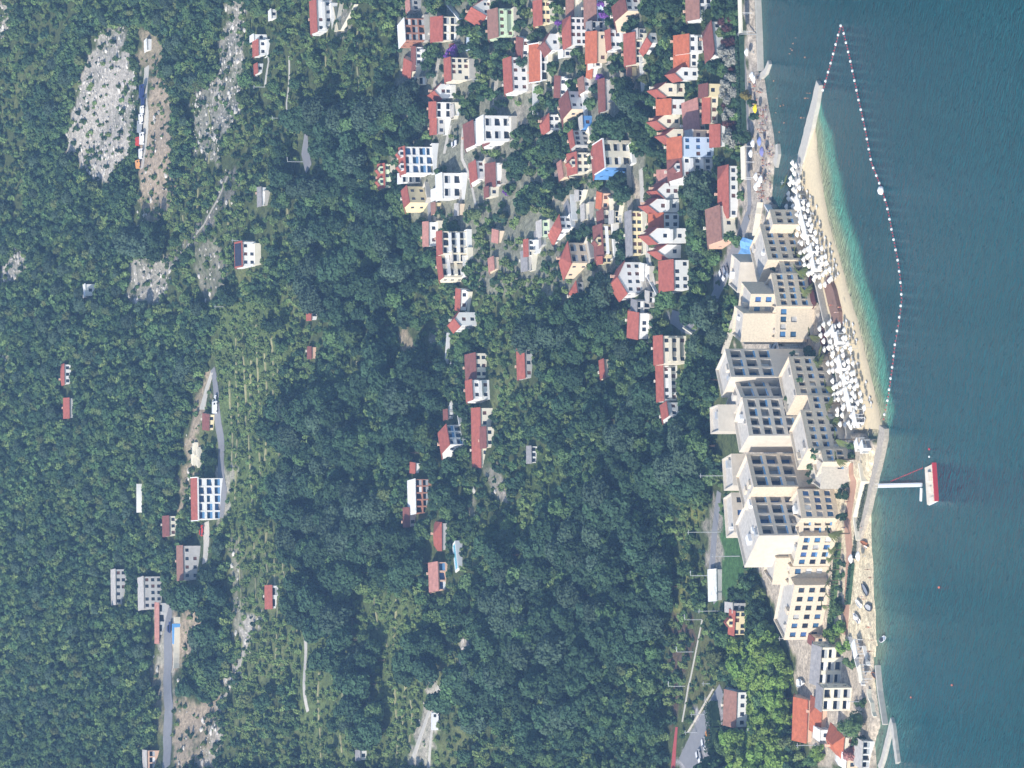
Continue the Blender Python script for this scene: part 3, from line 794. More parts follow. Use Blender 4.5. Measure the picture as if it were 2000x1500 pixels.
H(364, 396, 786, 797, 832, 'G', 'r', 'y', 34, 2, 2, 'yellow house with a slanting dull red roof below the blue glazed block')
H(338, 388, 860, 864, 902, 'L', 'w', 'w', 4, 2, 2, 'white flat roofed house with two dark openings per storey', lg=1, dep=8)
H(368, 389, 851, 853, 872, 'L', 'w', 'c', 4, 1, 1, 'pale flat roofed annex beside the white flat roofed house', dep=7)
H(314, 350, 917, 930, 948, 'G', 'r', 'w', 20, 1, 3, 'white house with orange red roof and bright white gable by the footpath')
H(318, 364, 948, 967, 980, 'G', 'm', 'w', 5, 1, 3, 'white house with a dark maroon roof')
H(365, 384, 946, 954, 974, 'G', 'm', 'c', 8, 1, 1, 'small cream annex with maroon roof, next to purple blossom')
H(224, 254, 1056, 1072, 1093, 'H', 'r', 'w', 8, 2, 2, 'white house with neat red hipped roof below the yard')
H(255, 284, 1112, 1120, 1150, 'G', 'r', 'g', 30, 2, 3, 'grey white house with small dark windows and a red roof slope', side='g')
H(226, 250, 1136, 1138, 1156, 'L', 's', 'u', 10, 1, 1, 'little flat pavilion wrapped in blue beside the grey white house', dep=4)
H(298, 338, 1108, 1126, 1150, 'G', 'r', 'c', 8, 2, 3, 'cream house with red roof and a single white gable dormer', dorm=1)
H(274, 328, 1160, 1179, 1231, 'G', 'r', 'c', 16, 3, 2, 'cream house with white-edged red roof and a bright blue wrapped end wall', lg=1, trimw=1, side='u', dep=13)
H(378, 408, 1165, 1174, 1190, 'G', 'o', 'p', -14, 1, 2, 'small peach house with an orange roof among trees')
H(410, 436, 1166, 1178, 1190, 'G', 'm', 'c', 14, 1, 1, 'cream cottage with maroon roof by a white carport')
H(412, 436, 1197, 1199, 1216, 'L', 's', 'c', 0, 1, 2, 'open cream carport frame beside the maroon roofed cottage', lg=1, dep=5, cat='carport', name='carport')
H(422, 448, 1073, 1094, 1115, 'H', 'r', 'w', 28, 2, 2, 'white house with a steep red hipped roof beside the grey terraces')
H(430, 462, 1056, 1058, 1073, 'L', 's', 'n', 5, 1, 2, 'pale flat terrace block uphill of the steep red hipped roof', dep=6)
H(440, 478, 1046, 1060, 1066, 'L', 'g', 'g', 22, 1, 1, 'low shed with a slanting grey roof above the pale terrace block', cat='shed', name='shed')
H(468, 500, 1024, 1031, 1044, 'G', 'r', 'w', 4, 1, 3, 'small white cottage with a strip of red roof')
H(490, 528, 1019, 1030, 1039, 'G', 'g', 'g', 6, 1, 2, 'grey roofed stone cottage next to the small white cottage')
H(474, 514, 1092, 1112, 1148, 'H', 'r', 'b', 30, 2, 2, 'beige house with salmon roof and stacked open terraces', lg=1)
H(438, 502, 1160, 1177, 1195, 'G', 'm', 'y', 12, 2, 4, 'yellow house with a long maroon roof and a yellow cross gable', bal=1, dorm=1)
H(502, 514, 1166, 1176, 1194, 'G', 'r', 'y', 4, 2, 1, 'narrow yellow annex with a small dark window at the end of the maroon roof')
H(412, 498, 1223, 1234, 1254, 'G', 'g', 'y', 6, 2, 6, 'long pale yellow house with a low grey roof by the lane', dep=7)
H(512, 572, 1206, 1222, 1252, 'F', 'r', 'w', 16, 2, 4, 'broad white gabled house with red roof behind the row of terraced houses', dep=9)
H(551, 574, 1111, 1126, 1140, 'H', 'r', 'g', 24, 1, 2, 'small pinkish grey house with a red pyramid roof in the woods')
H(612, 662, 1226, 1246, 1268, 'G', 'r', 'w', -8, 1, 4, 'white house with salmon red roof and grey upper storey by the parking yard')
H(588, 616, 1242, 1244, 1270, 'L', 'g', 'g', -6, 2, 2, 'grey flat roofed block with bluish glazing beside the parking yard', lg=1, dep=6)
H(656, 710, 1277, 1294, 1340, 'G', 'r', 'c', 4, 3, 3, 'cream house with three tiers of maroon roofs and white arches', bal=1)
H(714, 782, 1282, 1295, 1322, 'G', 'r', 'w', 6, 2, 5, 'long white house with red roof and a balcony along its front', bal=1)
H(786, 812, 1291, 1303, 1326, 'G', 'r', 'w', 26, 1, 2, 'white house with big blank white gable at the lower end of the hillside houses')
H(702, 736, 1174, 1180, 1190, 'G', 'r', 'b', 16, 1, 1, 'lone overgrown roof with a dark open gable deep in the trees')
H(0, 20, 796, 800, 822, 'G', 'p', 'g', 14, 1, 2, 'grey terrace house with a dull pink roof at the upper edge above the brick house')
H(86, 104, 880, 889, 897, 'G', 'r', 'g', 6, 1, 1, 'little red roofed shed wedged behind the purple blossom', cat='shed', name='shed', chim=0)
H(97, 112, 1098, 1100, 1116, 'L', 'w', 'w', 0, 1, 1, 'small white cube annex with one dark opening below the big white house', dep=5)
H(120, 130, 1156, 1158, 1176, 'L', 'w', 'w', 6, 1, 1, 'white flat annex under the rust red roof', dep=5)
H(132, 154, 1148, 1158, 1166, 'G', 'o', 'w', -18, 1, 1, 'tiny orange roofed annex between white walls and the light green trees', chim=0)
H(154, 216, 1172, 1184, 1191, 'G', 'm', 'g', 6, 1, 3, 'overgrown long brown red roof among dark garden trees', chim=0)
H(56, 74, 1244, 1246, 1260, 'L', 's', 'g', 4, 1, 2, 'grey flat terrace building above the cream house with shaded veranda', dep=6)
H(130, 148, 1226, 1234, 1243, 'G', 'b', 'y', 10, 1, 1, 'small yellow walled shed at the edge of the dark trees', cat='shed', name='shed', chim=0)
H(314, 346, 1092, 1098, 1108, 'G', 'p', 'b', 26, 1, 2, 'sliver of a peach coloured house beside the cream house with dormer', chim=0)
H(372, 392, 1128, 1130, 1142, 'L', 's', 'w', 0, 1, 2, 'low white garden pavilion beside the bending lane', dep=4, lg=1)
H(398, 428, 1140, 1142, 1152, 'L', 's', 'c', 8, 1, 2, 'low cream terrace block downhill of the bending lane', dep=4, lg=1)
H(516, 548, 1256, 1258, 1268, 'L', 'w', 'w', -6, 1, 3, 'low white garage block in front of the broad white gabled house', dep=4, lg=1)
H(570, 592, 1266, 1268, 1280, 'L', 's', 'g', -6, 1, 2, 'grey garage at the lower end of the concrete lane', dep=4, lg=1)
H(150, 166, 812, 814, 834, 'L', 's', 'c', 4, 1, 1, 'cream garage below the slanting red roof', dep=5, lg=1)
H(204, 226, 884, 887, 898, 'L', 's', 'w', 6, 1, 2, 'white terrace block below the long low red roof', dep=5, lg=1)
H(398, 420, 893, 896, 906, 'L', 's', 'b', 0, 1, 1, 'low beige yard building by the footpath', dep=5)
H(396, 416, 846, 850, 862, 'G', 'b', 'y', 8, 1, 1, 'yellowish hut by the two lanes', chim=0, name='hut', cat='hut')
H(478, 512, 880, 884, 912, 'L', 's', 'c', 4, 2, 2, 'columned terrace wing in front of the stepped apartment house', lg=1, dep=5)
H(800, 818, 868, 874, 886, 'G', 'm', 'g', 6, 1, 1, 'grey outbuilding uphill of the very long cream house', chim=0, name='shed', cat='shed')
# terraced row above the water
H(68, 103, 1316, 1345, 1374, 'G', 'o', 'w', 2, 2, 2, 'white terraced house with the brightest orange roof, at the upper end of the row', bal=1)
H(104, 131, 1316, 1345, 1364, 'G', 'o', 'w', 0, 1, 2, 'white terraced house with a plain orange roof next to a hairline white party wall')
H(132, 156, 1318, 1331, 1364, 'F', 'r', 'w', 0, 2, 1, 'white gabled terraced house with a single square window above the dark trees', dep=10)
H(163, 188, 1283, 1299, 1338, 'F', 'r', 'c', 0, 2, 1, 'cream gabled terraced house with a dark lower balcony beside the trees', dep=10, bal=1)
H(194, 223, 1282, 1310, 1337, 'G', 'o', 'w', 0, 2, 1, 'white terraced house with a plain orange roof and one wide dark window')
H(224, 250, 1282, 1299, 1328, 'F', 'r', 'c', 0, 2, 1, 'cream gabled terraced house beside the beige villa roof', dep=10)
H(252, 278, 1298, 1315, 1336, 'F', 'r', 'c', 0, 1, 1, 'cream gabled terraced house with a green arched window, next to the light blue house', dep=10)
H(268, 307, 1303, 1331, 1394, 'G', 'o', 'l', 4, 3, 3, 'light blue four storey house with rows of dark blue windows', pm=BGLASS)
H(308, 346, 1304, 1331, 1392, 'G', 'm', 'w', 10, 3, 3, 'white house with maroon roof, gabled dormer and pale green balconies', dorm=1, bal=1)
H(332, 357, 1283, 1310, 1322, 'G', 'p', 'w', 0, 1, 1, 'terraced house with dusty pink roof behind the maroon roofed house')
H(358, 388, 1282, 1298, 1326, 'F', 'r', 'w', 0, 2, 1, 'white gabled terraced house with a brown shuttered window', dep=10, pm=SHUT)
H(389, 415, 1266, 1283, 1326, 'F', 'r', 'w', 0, 2, 1, 'white gabled terraced house with a dark blue door above a tall dark opening', dep=10, bal=1)
H(417, 445, 1267, 1295, 1326, 'G', 'o', 'w', 2, 2, 2, 'pale grey white terraced house with an orange roof standing between two gables')
H(446, 475, 1266, 1283, 1340, 'F', 'r', 'w', 0, 2, 1, 'white gabled terraced house with a dark green balcony awning', dep=10, bal=1)
H(478, 504, 1283, 1302, 1330, 'F', 'r', 'w', 0, 1, 1, 'white gabled terraced house near the lower end of the row', dep=10)
H(508, 566, 1287, 1315, 1345, 'G', 'r', 'w', 4, 2, 4, 'white house with a large brick red roof closing the terraced row')
# beige villa group
H(164, 188, 1378, 1383, 1418, 'L', 'm', 'y', 0, 2, 1, 'blank yellow villa wing with a flat maroon edge behind grey shrubs', dep=9, cat='villa')
H(188, 240, 1372, 1386, 1402, 'G', 'r', 'c', 0, 1, 3, 'cream villa with low brick red roof above the grey and red shrubs', bal=0, cat='villa')
H(192, 262, 1334, 1364, 1376, 'G', 'p', 'b', 14, 1, 3, 'pinkish beige villa roof with maroon ridges behind the cream villa', cat='villa', dep=13)
H(254, 273, 1352, 1354, 1390, 'L', 's', 'b', 0, 2, 1, 'plain beige villa wing with two small square windows', dep=8, cat='villa')
H(244, 286, 1389, 1408, 1416, 'G', 'r', 'w', 0, 1, 2, 'low pavilion with a brick red roof in front of the light blue house', dep=8)
H(-4, 36, 1340, 1365, 1390, 'G', 'b', 'w', 4, 2, 3, 'white house with pale brown roof at the upper end near the shore')
H(42, 104, 1372, 1392, 1412, 'H', 'm', 'w', 18, 1, 4, 'white bungalow with jagged maroon hipped roofs by the hedge')
H(324, 424, 1401, 1422, 1441, 'H', 'r', 'w', 2, 1, 6, 'long white house with a long smooth red hipped roof near the water')
H(402, 468, 1380, 1407, 1436, 'G', 'b', 'c', 12, 1, 3, 'house with a big weathered brown roof and a peach end wall', side='p', dep=13)
# lower end near the water
H(1194, 1240, 1424, 1434, 1456, 'G', 'r', 'y', -10, 2, 4, 'yellow villa with a red roof and a pointed gable above the bright green grove', dorm=1, cat='villa')
H(1178, 1196, 1428, 1431, 1456, 'L', 's', 'g', 0, 2, 1, 'grey tower wing attached to the yellow villa', dep=7)
H(1352, 1420, 1414, 1437, 1460, 'G', 'b', 'w', -6, 1, 4, 'white house with a plain brown roof below the car park')
H(1264, 1338, 1584, 1601, 1644, 'G', 'g', 'c', -12, 3, 3, 'waterside house with a grey roof and black glazed bays', lg=1, chim=0)
H(1343, 1388, 1600, 1606, 1662, 'L', 'g', 'c', -12, 3, 2, 'white waterside house with six arched dark loggias', lg=1, dep=5)
H(1372, 1436, 1582, 1604, 1614, 'H', 'o', 'p', -8, 1, 3, 'waterside house under a bright orange hipped roof beside a big tree')
H(1368, 1450, 1556, 1582, 1586, 'G', 'o', 'p', -6, 1, 2, 'low ruinous range with mixed maroon and orange roofs by the lane', chim=0)
H(1440, 1482, 1618, 1646, 1672, 'H', 'o', 'c', -16, 1, 3, 'cream waterside house under a vivid orange red roof')
H(1448, 1500, 1680, 1684, 1700, 'L', 's', 'w', -8, 1, 4, 'low white boathouse by the quay at the lower corner', lg=1, dep=6, cat='boathouse', name='boathouse')
H(1426, 1446, 1598, 1601, 1622, 'L', 'w', 'w', -10, 1, 1, 'small flat white terrace block between the orange hipped roof and the vivid orange red one', dep=5)
H(1474, 1500, 1646, 1652, 1676, 'G', 'w', 'b', -14, 1, 2, 'beige gabled end with pale roof at the very bottom of the waterside', dep=8, chim=0)
H(1246, 1262, 1588, 1590, 1612, 'L', 'm', 'b', -12, 1, 2, 'little beige terrace house with maroon flat roof beside the sunny hotel end', dep=5)
# hillside
H(934, 1014, 374, 386, 432, 'G', 'r', 'w', 4, 3, 5, 'glass fronted modern guest house with white-framed red roof on the upper road', lg=1, pm=BGLASS, trimw=1, cat='guest house')
H(1008, 1046, 318, 330, 345, 'G', 'm', 'c', 5, 1, 3, 'cream house with maroon roof standing above the road beside the glass fronted house')
H(1066, 1132, 346, 357, 388, 'G', 'b', 'g', 4, 2, 4, 'long pale grey house with small square windows and a brown roof')
H(1126, 1188, 274, 281, 316, 'L', 's', 'g', 6, 3, 5, 'bare grey concrete block with rows of small windows above the road', dep=10, cat='apartment house')
H(1112, 1180, 225, 226, 246, 'L', 's', 'g', 4, 2, 5, 'unfinished pale concrete shell half hidden in the upper trees', dep=8)
H(1178, 1256, 303, 310, 322, 'G', 'p', 'g', 0, 1, 4, 'row of low sheds with pinkish roofs beside the road', cat='shed', name='shed', lg=1, chim=0)
H(810, 840, 396, 408, 418, 'G', 'm', 'y', -5, 1, 2, 'small pale yellow house with maroon roof beside the grey road')
sh_ = H(472, 520, 459, 473, 498, 'G', 'r', 'w', 6, 2, 3, 'white house with dark solar panels covering its red roof', chim=0)
for ch_ in sh_.children:
    if ch_.name.split('.')[0] == 'roof':
        v_ = [v.co for v in ch_.data.vertices]; a_, b_, c_, d_ = v_[0], v_[1], v_[2], v_[3]
        L1 = lambda u, t: a_.lerp(b_, u).lerp(d_.lerp(c_, u), t) + Vector((0, 0, .14))
        mb = MB(); k_ = [L1(.06, .1), L1(.92, .1), L1(.92, .9), L1(.06, .9)]; e_ = Vector((0, 0, -.12))
        mb.face(*k_)
        for q in range(4): mb.face(k_[q], k_[q] + e_, k_[(q + 1) % 4] + e_, k_[(q + 1) % 4])
        mb.build('solar_panels', ROOF['k'], ch_)
H(366, 402, 505, 512, 519, 'G', 'g', 'w', 4, 1, 2, 'low white hut with a grey roof on the path')
H(78, 108, 494, 504, 521, 'G', 'r', 'w', 6, 1, 2, 'white cottage with dull red roof and a flat white end')
H(68, 78, 495, 496, 521, 'L', 'w', 'w', 4, 1, 1, 'flat white end block of the dull red cottage', dep=6)
H(124, 142, 499, 503, 513, 'G', 'r', 'w', 14, 1, 1, 'tiny white cottage with red roof beside the concrete path')
H(0, 62, 606, 618, 648, 'G', 'r', 'w', 10, 2, 4, 'white two storey house with red roof and a grey stone terrace', bal=1)
H(712, 750, 118, 125, 138, 'H', 'r', 'w', 4, 1, 3, 'white cottage with red roof alone in the upper forest')
H(778, 816, 126, 137, 144, 'G', 'r', 'g', 2, 1, 3, 'red roofed cottage next to the upper white cottage')
H(555, 578, 165, 167, 184, 'L', 'w', 'w', 8, 1, 1, 'lone white cube hut in the upper forest', dep=4, cat='hut')
H(604, 625, 599, 607, 620, 'G', 'r', 'w', 0, 1, 1, 'small white house wall with a dull red roof in dense trees')
H(678, 700, 603, 608, 617, 'G', 'm', 'p', 0, 1, 1, 'small peach house with a maroon roof in dense trees')
H(1144, 1188, 518, 531, 543, 'G', 'r', 'w', 3, 1, 2, 'white hut with clean red roof alone among terraced shrubs', lg=1)
H(936, 1002, 802, 812, 838, 'L', 'w', 'k', 5, 2, 5, 'unfinished house with a flat white roof, concrete posts and brick infill', lg=1, dep=10, name='brick_house')
H(992, 1028, 788, 799, 812, 'G', 'm', 'g', 4, 1, 2, 'grey house with maroon roof next to the unfinished flat roofed house')
H(905, 924, 803, 812, 820, 'G', 'r', 'w', -6, 1, 1, 'tiny red roofed shed beside the unfinished flat roofed house', cat='shed', name='shed', chim=0)
H(1022, 1074, 846, 862, 872, 'H', 'r', 'g', 0, 1, 3, 'low house under a maroon hipped roof between tall trees')
H(1098, 1152, 838, 855, 872, 'G', 'p', 'p', 8, 1, 3, 'peach house with pink gabled roof and a dark blue veranda', lg=1, pm=BGLASS)
H(830, 868, 858, 875, 902, 'G', 'r', 'w', 34, 2, 3, 'white house with dark blue balcony windows and a bright white end wall', lg=1, pm=BGLASS, dep=11)
H(797, 912, 922, 938, 955, 'G', 'r', 'c', 4, 1, 6, 'very long cream house with a narrow red roof')
H(834, 874, 938, 949, 963, 'G', 'm', 'c', 4, 1, 2, 'maroon roofed porch house in front of the very long cream house')
H(690, 738, 909, 929, 950, 'G', 'm', 'c', 8, 2, 3, 'cream house with faded maroon roof beside a tall white facade')
H(742, 780, 910, 922, 956, 'G', 'r', 'w', 12, 2, 2, 'tall white house with a red roof edge and white balcony', bal=1)
H(678, 738, 1010, 1024, 1040, 'G', 'r', 'g', 6, 1, 3, 'grey stone house with a red roof alone in the trees')
H(434, 480, 826, 836, 856, 'G', 'p', 'w', 2, 1, 2, 'white walled house with a pinkish roof above the stepped apartment house')
H(452, 496, 853, 863, 912, 'G', 'r', 'c', 6, 3, 3, 'stepped apartment house with red roofs and white columned terraces', lg=1, bal=1, cat='apartment house')
H(498, 542, 855, 863, 904, 'G', 'r', 'c', 24, 3, 2, 'white columned end wing of the stepped apartment house', lg=1, bal=1, cat='apartment house')
H(566, 606, 890, 898, 914, 'G', 'r', 'w', -8, 1, 2, 'white house mostly hidden by a grey green tree, red roof showing')
H(610, 636, 888, 897, 930, 'F', 'r', 'w', 14, 2, 1, 'bright white gable of the house beside the grey green tree', dep=9)
H(451, 474, 965, 976, 982, 'G', 'p', 'b', -10, 1, 1, 'small salmon roof poking out of the trees', chim=0)
H(502, 526, 960, 970, 974, 'G', 'p', 'b', 16, 1, 1, 'tiny triangular salmon roof lower down in the trees', chim=0)
H(872, 904, 1034, 1037, 1048, 'G', 'g', 'w', 2, 1, 3, 'low white hut with grey roof swallowed by trees', name='hut', cat='hut', chim=0)
H(1466, 1502, 284, 287, 306, 'L', 's', 'p', 2, 1, 3, 'flat roofed peach house with dark openings at the lower left forest edge', lg=1, dep=7)
H(1466, 1484, 695, 703, 716, 'G', 'g', 'w', 5, 1, 1, 'small white hut at the terraced fields', name='hut', cat='hut', chim=0)
H(76, 98, 283, 287, 296, 'L', 'w', 'w', 10, 1, 2, 'white hut on the bare ground by the rockfall', name='hut', cat='hut', dep=4)
H(18, 36, 528, 530, 540, 'L', 'w', 'w', 10, 1, 1, 'small white outbuilding above the dull red cottage', name='hut', cat='hut', dep=4)
H(120, 160, 1003, 1012, 1016, 'G', 'r', 'c', 0, 1, 1, 'hidden annex with a red roof strip behind the rounded terrace canopies', chim=0)
H(1112, 1172, 1385, 1400, 1410, 'L', 'w', 'g', 4, 1, 6, 'long white ribbed canopy roof beside the sports pitch', name='canopy', cat='canopy', lg=1)

for Y0_, Y1_, Xr_, Xb_ in ((943, 1002, 266, 279), (1202, 1312, 344, 356), (1055, 1118, 889, 899), (866, 918, 380, 394)):
    FOOT.append((Y0_, Y1_, Xr_, Xb_, ground(Xb_, (Y0_ + Y1_) / 2), (Y1_ - Y0_) / 5.0, 2.0, 0.0))
# ------------------------------------------------------------------ hotel
CURT = mat('grey_curtain', (.42, .42, .42), var=.2)
def block(label, a, b, ztop, h, depth, cols, rows, m=HOTEL, ow=1.7, oh=1.9, rec=1.3, gl=None, lcols=0, name='hotel_wing', skip=None, margin=0.25, top=.7, rail=.6, up=.25, fh=3.35):
    """a: right end of the roof edge, b: left end (pixels); rows of rooms fill the top part of the facade"""
    A = Vector((*at_z(a[0], a[1], ztop), 0)); B = Vector((*at_z(b[0], b[1], ztop), 0))
    w = (A - B).length; d = (A - B).normalized(); ya = math.atan2(d.y, d.x)
    root = empty(name, ((A.x + B.x) / 2, (A.y + B.y) / 2, ztop - h), ya, label, 'hotel')
    FOOT.append((a[1], b[1], min(a[0], b[0]) - 20, max(a[0], b[0]) + 60, root.location.copy(), w, depth, ya))
    mb = MB(); X = Vector((1, 0, 0)); Yv = Vector((0, 1, 0))
    zb = h - top - rows * fh
    z0 = max(0, zb)
    qs = facade(mb, (-w / 2, 0, 0), X, Yv, w, z0, h - top, cols, rows, ow, oh, rec, sill=up, skip=skip, margin=margin)
    facade(mb, (-w / 2, 0, 0), X, Yv, w, h - top, h, 0, 0, 1, 1, 1)
    facade(mb, (-w / 2, 0, 0), X, Yv, w, 0, z0, 0, 0, 1, 1, 1)
    ql = facade(mb, (-w / 2, depth, 0), -Yv, X, depth, z0, h - top, lcols, rows if lcols else 0, 1.6, 1.6, .3)
    facade(mb, (-w / 2, depth, 0), -Yv, X, depth, h - top, h, 0, 0, 1, 1, 1); facade(mb, (-w / 2, depth, 0), -Yv, X, depth, 0, z0, 0, 0, 1, 1, 1)
    facade(mb, (w / 2, 0, 0), Yv, -X, depth, 0, h, 0, 0, 1, 1, 1)
    facade(mb, (w / 2, depth, 0), -X, -Yv, w, 0, h, 0, 0, 1, 1, 1)
    t = .35
    o4 = [(-w / 2, 0), (w / 2, 0), (w / 2, depth), (-w / 2, depth)]; i4 = [(-w / 2 + t, t), (w / 2 - t, t), (w / 2 - t, depth - t), (-w / 2 + t, depth - t)]
    for k in range(4):
        j = (k + 1) % 4
        mb.face((*o4[k], h), (*o4[j], h), (*i4[j], h), (*i4[k], h)); mb.face((*i4[j], h), (*i4[j], h - .8), (*i4[k], h - .8), (*i4[k], h))
    mb.build('wall', m, root)
    m2 = MB(); m2.box(-w / 2 + t, t, h - 1.0, w / 2 - t, depth - t, h - .8); m2.build('roof', HROOF, root)
    for k, q in enumerate(qs):
        pane(q, FABRIC if R.random() < .1 else CURT if R.random() < .14 else (gl or (BGLASS if R.random() < .45 else GLASS)), root)
        if R.random() < rail:
            pa, pb, pc, pd, n = q
            f = -n * (rec - .1); z = Vector((0, 0, .62))
            pane((pa + f, pb + f, pb + f + z, pa + f + z, n), RAILG, root, 'balustrade', .05)
    for q in ql: pane(q, BGLASS, root)
    for k in range(int(w * depth / 55)):
        x = (R.random() - .5) * (w - 2.5); y = 1.6 + R.random() * (depth - 3); a, b, c = .4 + R.random() * .9, .4 + R.random() * .8, .5 + R.random() * .8
        m3 = MB(); m3.box(x - a, y - b, h - .8, x + a, y + b, h - .8 + c); m3.build('vent_unit', R.choice((METAL, WHITE, HROOF, m)), root)
    return root


G14 = 14.8
block('lowest end block of the hotel front beside the small harbour', (1503, 409), (1510, 438), 11.5, 10.3, 10, 2, 2)
block('front wing of the hotel with five room bays by the harbour end', (1484, 438), (1500, 507), 13.9, 12.7, 12, 5, 3)
block('short stepped-down hotel bay between two five-bay front wings', (1521, 507), (1527, 533), 10.2, 9, 9, 2, 2)
block('front wing of the hotel facing the wooden beach deck', (1506, 533), (1517, 598), 13.7, 12.5, 12, 5, 3)
block('sunlit cream hotel end wall carrying a tall palm shadow', (1516, 600), (1513, 662), 13.5, 12.4, 9, 4, 3, skip={(0, 0), (1, 0), (2, 0), (3, 0), (1, 1), (3, 1)}, rec=.4, gl=BGLASS, rail=0)
block('front wing of the hotel below the slatted glass roof', (1540, 696), (1556, 772), 13.7, 12.5, 11, 5, 3)
block('short low hotel bay with two columns of rooms by the palms', (1577, 772), (1583, 800), 10.5, 9.5, 9, 2, 2)
block('front wing of the hotel with five bays behind a row of palms', (1563, 800), (1579, 876), 13.7, 12.5, 12, 5, 3)
block('small low hotel bay below the roof terrace with bushes', (1602, 876), (1608, 902), 10.5, 9.5, 8, 2, 2)
block('plain rough stone hotel wall with a single blue window', (1606, 904), (1602, 955), 10.2, 9, 9, 4, 2, m=WALL['s'], skip={(0, 0), (1, 0), (2, 0), (0, 1), (1, 1), (2, 1), (3, 1)}, rec=.4, gl=BGLASS)
block('grey front wing of the hotel facing the gangway', (1557, 955), (1566, 1012), 13.7, 12.5, 12, 4, 3, rec=.5, gl=BGLASS, rail=0)
block('corner bay of the hotel with a large dark upper window', (1562, 1012), (1560, 1046), 13.5, 12.4, 12, 2, 3, oh=2.2)
block('cream front wing of the hotel turned to the sun with four bays', (1562, 1047), (1549, 1106), 13.7, 12.5, 11, 4, 3, rec=.4, rail=.2, lcols=0)
block('grey set-back hotel bay with one high window in the sunny front', (1544, 1107), (1540, 1142), 14.0, 12.8, 10, 2, 3, rec=.4, rail=.2, skip={(0, 2)})
block('lower cream end wing of the hotel with six sunny bays', (1552, 1143), (1531, 1250), 13.6, 12.4, 11, 6, 3, rec=.4, rail=.2, lcols=2)
# upper tier
block('cream rear hotel wing next to the forest with blue windows', (1467, 574), (1454, 672), 20.5, 18, 10, 5, 2, rec=.4, gl=BGLASS, rail=0, skip={(0, 0), (0, 1)})
block('upper hotel wing with large square framed openings, harbour side', (1416, 681), (1428, 736), 28.5, 26, 11, 3, 3, fh=4.5, ow=4.0, oh=3.3, rec=2.4, m=HOTELW)
block('upper hotel wing stepping back with a bare side wall of big frames', (1432, 737), (1447, 776), 26.5, 24, 13, 2, 3, fh=4.5, ow=4.4, oh=3.3, rec=2.4, m=HOTELW)
block('upper white hotel wing with a grid of square balconies', (1450, 777), (1463, 851), 26.5, 24, 10.5, 4, 4, fh=3.7, ow=2.5, oh=2.5, rec=2.0, m=HOTELW, gl=GLASS, rail=.3)
block('upper hotel wing with tall deep openings above the roof terrace', (1457, 886), (1472, 951), 26.0, 24, 12, 3, 3, fh=4.6, ow=3.8, oh=3.5, rec=2.4)
block('upper hotel wing with deep openings by the blank white end wall', (1464, 962), (1483, 1046), 25.6, 24, 17, 4, 3, fh=4.6, ow=3.6, oh=3.5, rec=2.4, m=HOTELW)
block('rear roof block of the hotel with a white stair tower', (1402, 790), (1404, 842), 31.5, 29, 8, 0, 0, m=HOTELW)
block('rear hotel block with cream stone wall by the sports pitch', (1428, 962), (1434, 1040), 20.5, 18, 8, 3, 1, m=HOTELW, rec=.3)
block('rear roof block of the hotel behind the deep openings', (1428, 886), (1432, 948), 24.5, 22, 9, 0, 0, m=HOTELW)
block('low rear block of the hotel above the town road', (1446, 512), (1440, 572), 17.5, 16, 9, 0, 0, m=HOTELW)
block('flat stone roofed hotel block between rear wing and frames', (1452, 612), (1447, 668), 23.0, 21, 9, 0, 0, m=HOTEL)
block('squat stone hotel tower at the edge of the grass slope', (1516, 1090), (1508, 1142), 17.8, 16, 9, 0, 0, m=HOTEL)

# ------------------------------------------------------------------ trees
def sphere_pts(rs, n):
    v = rs.normal(size=(n, 3)); return v / np.linalg.norm(v, axis=1)[:, None]


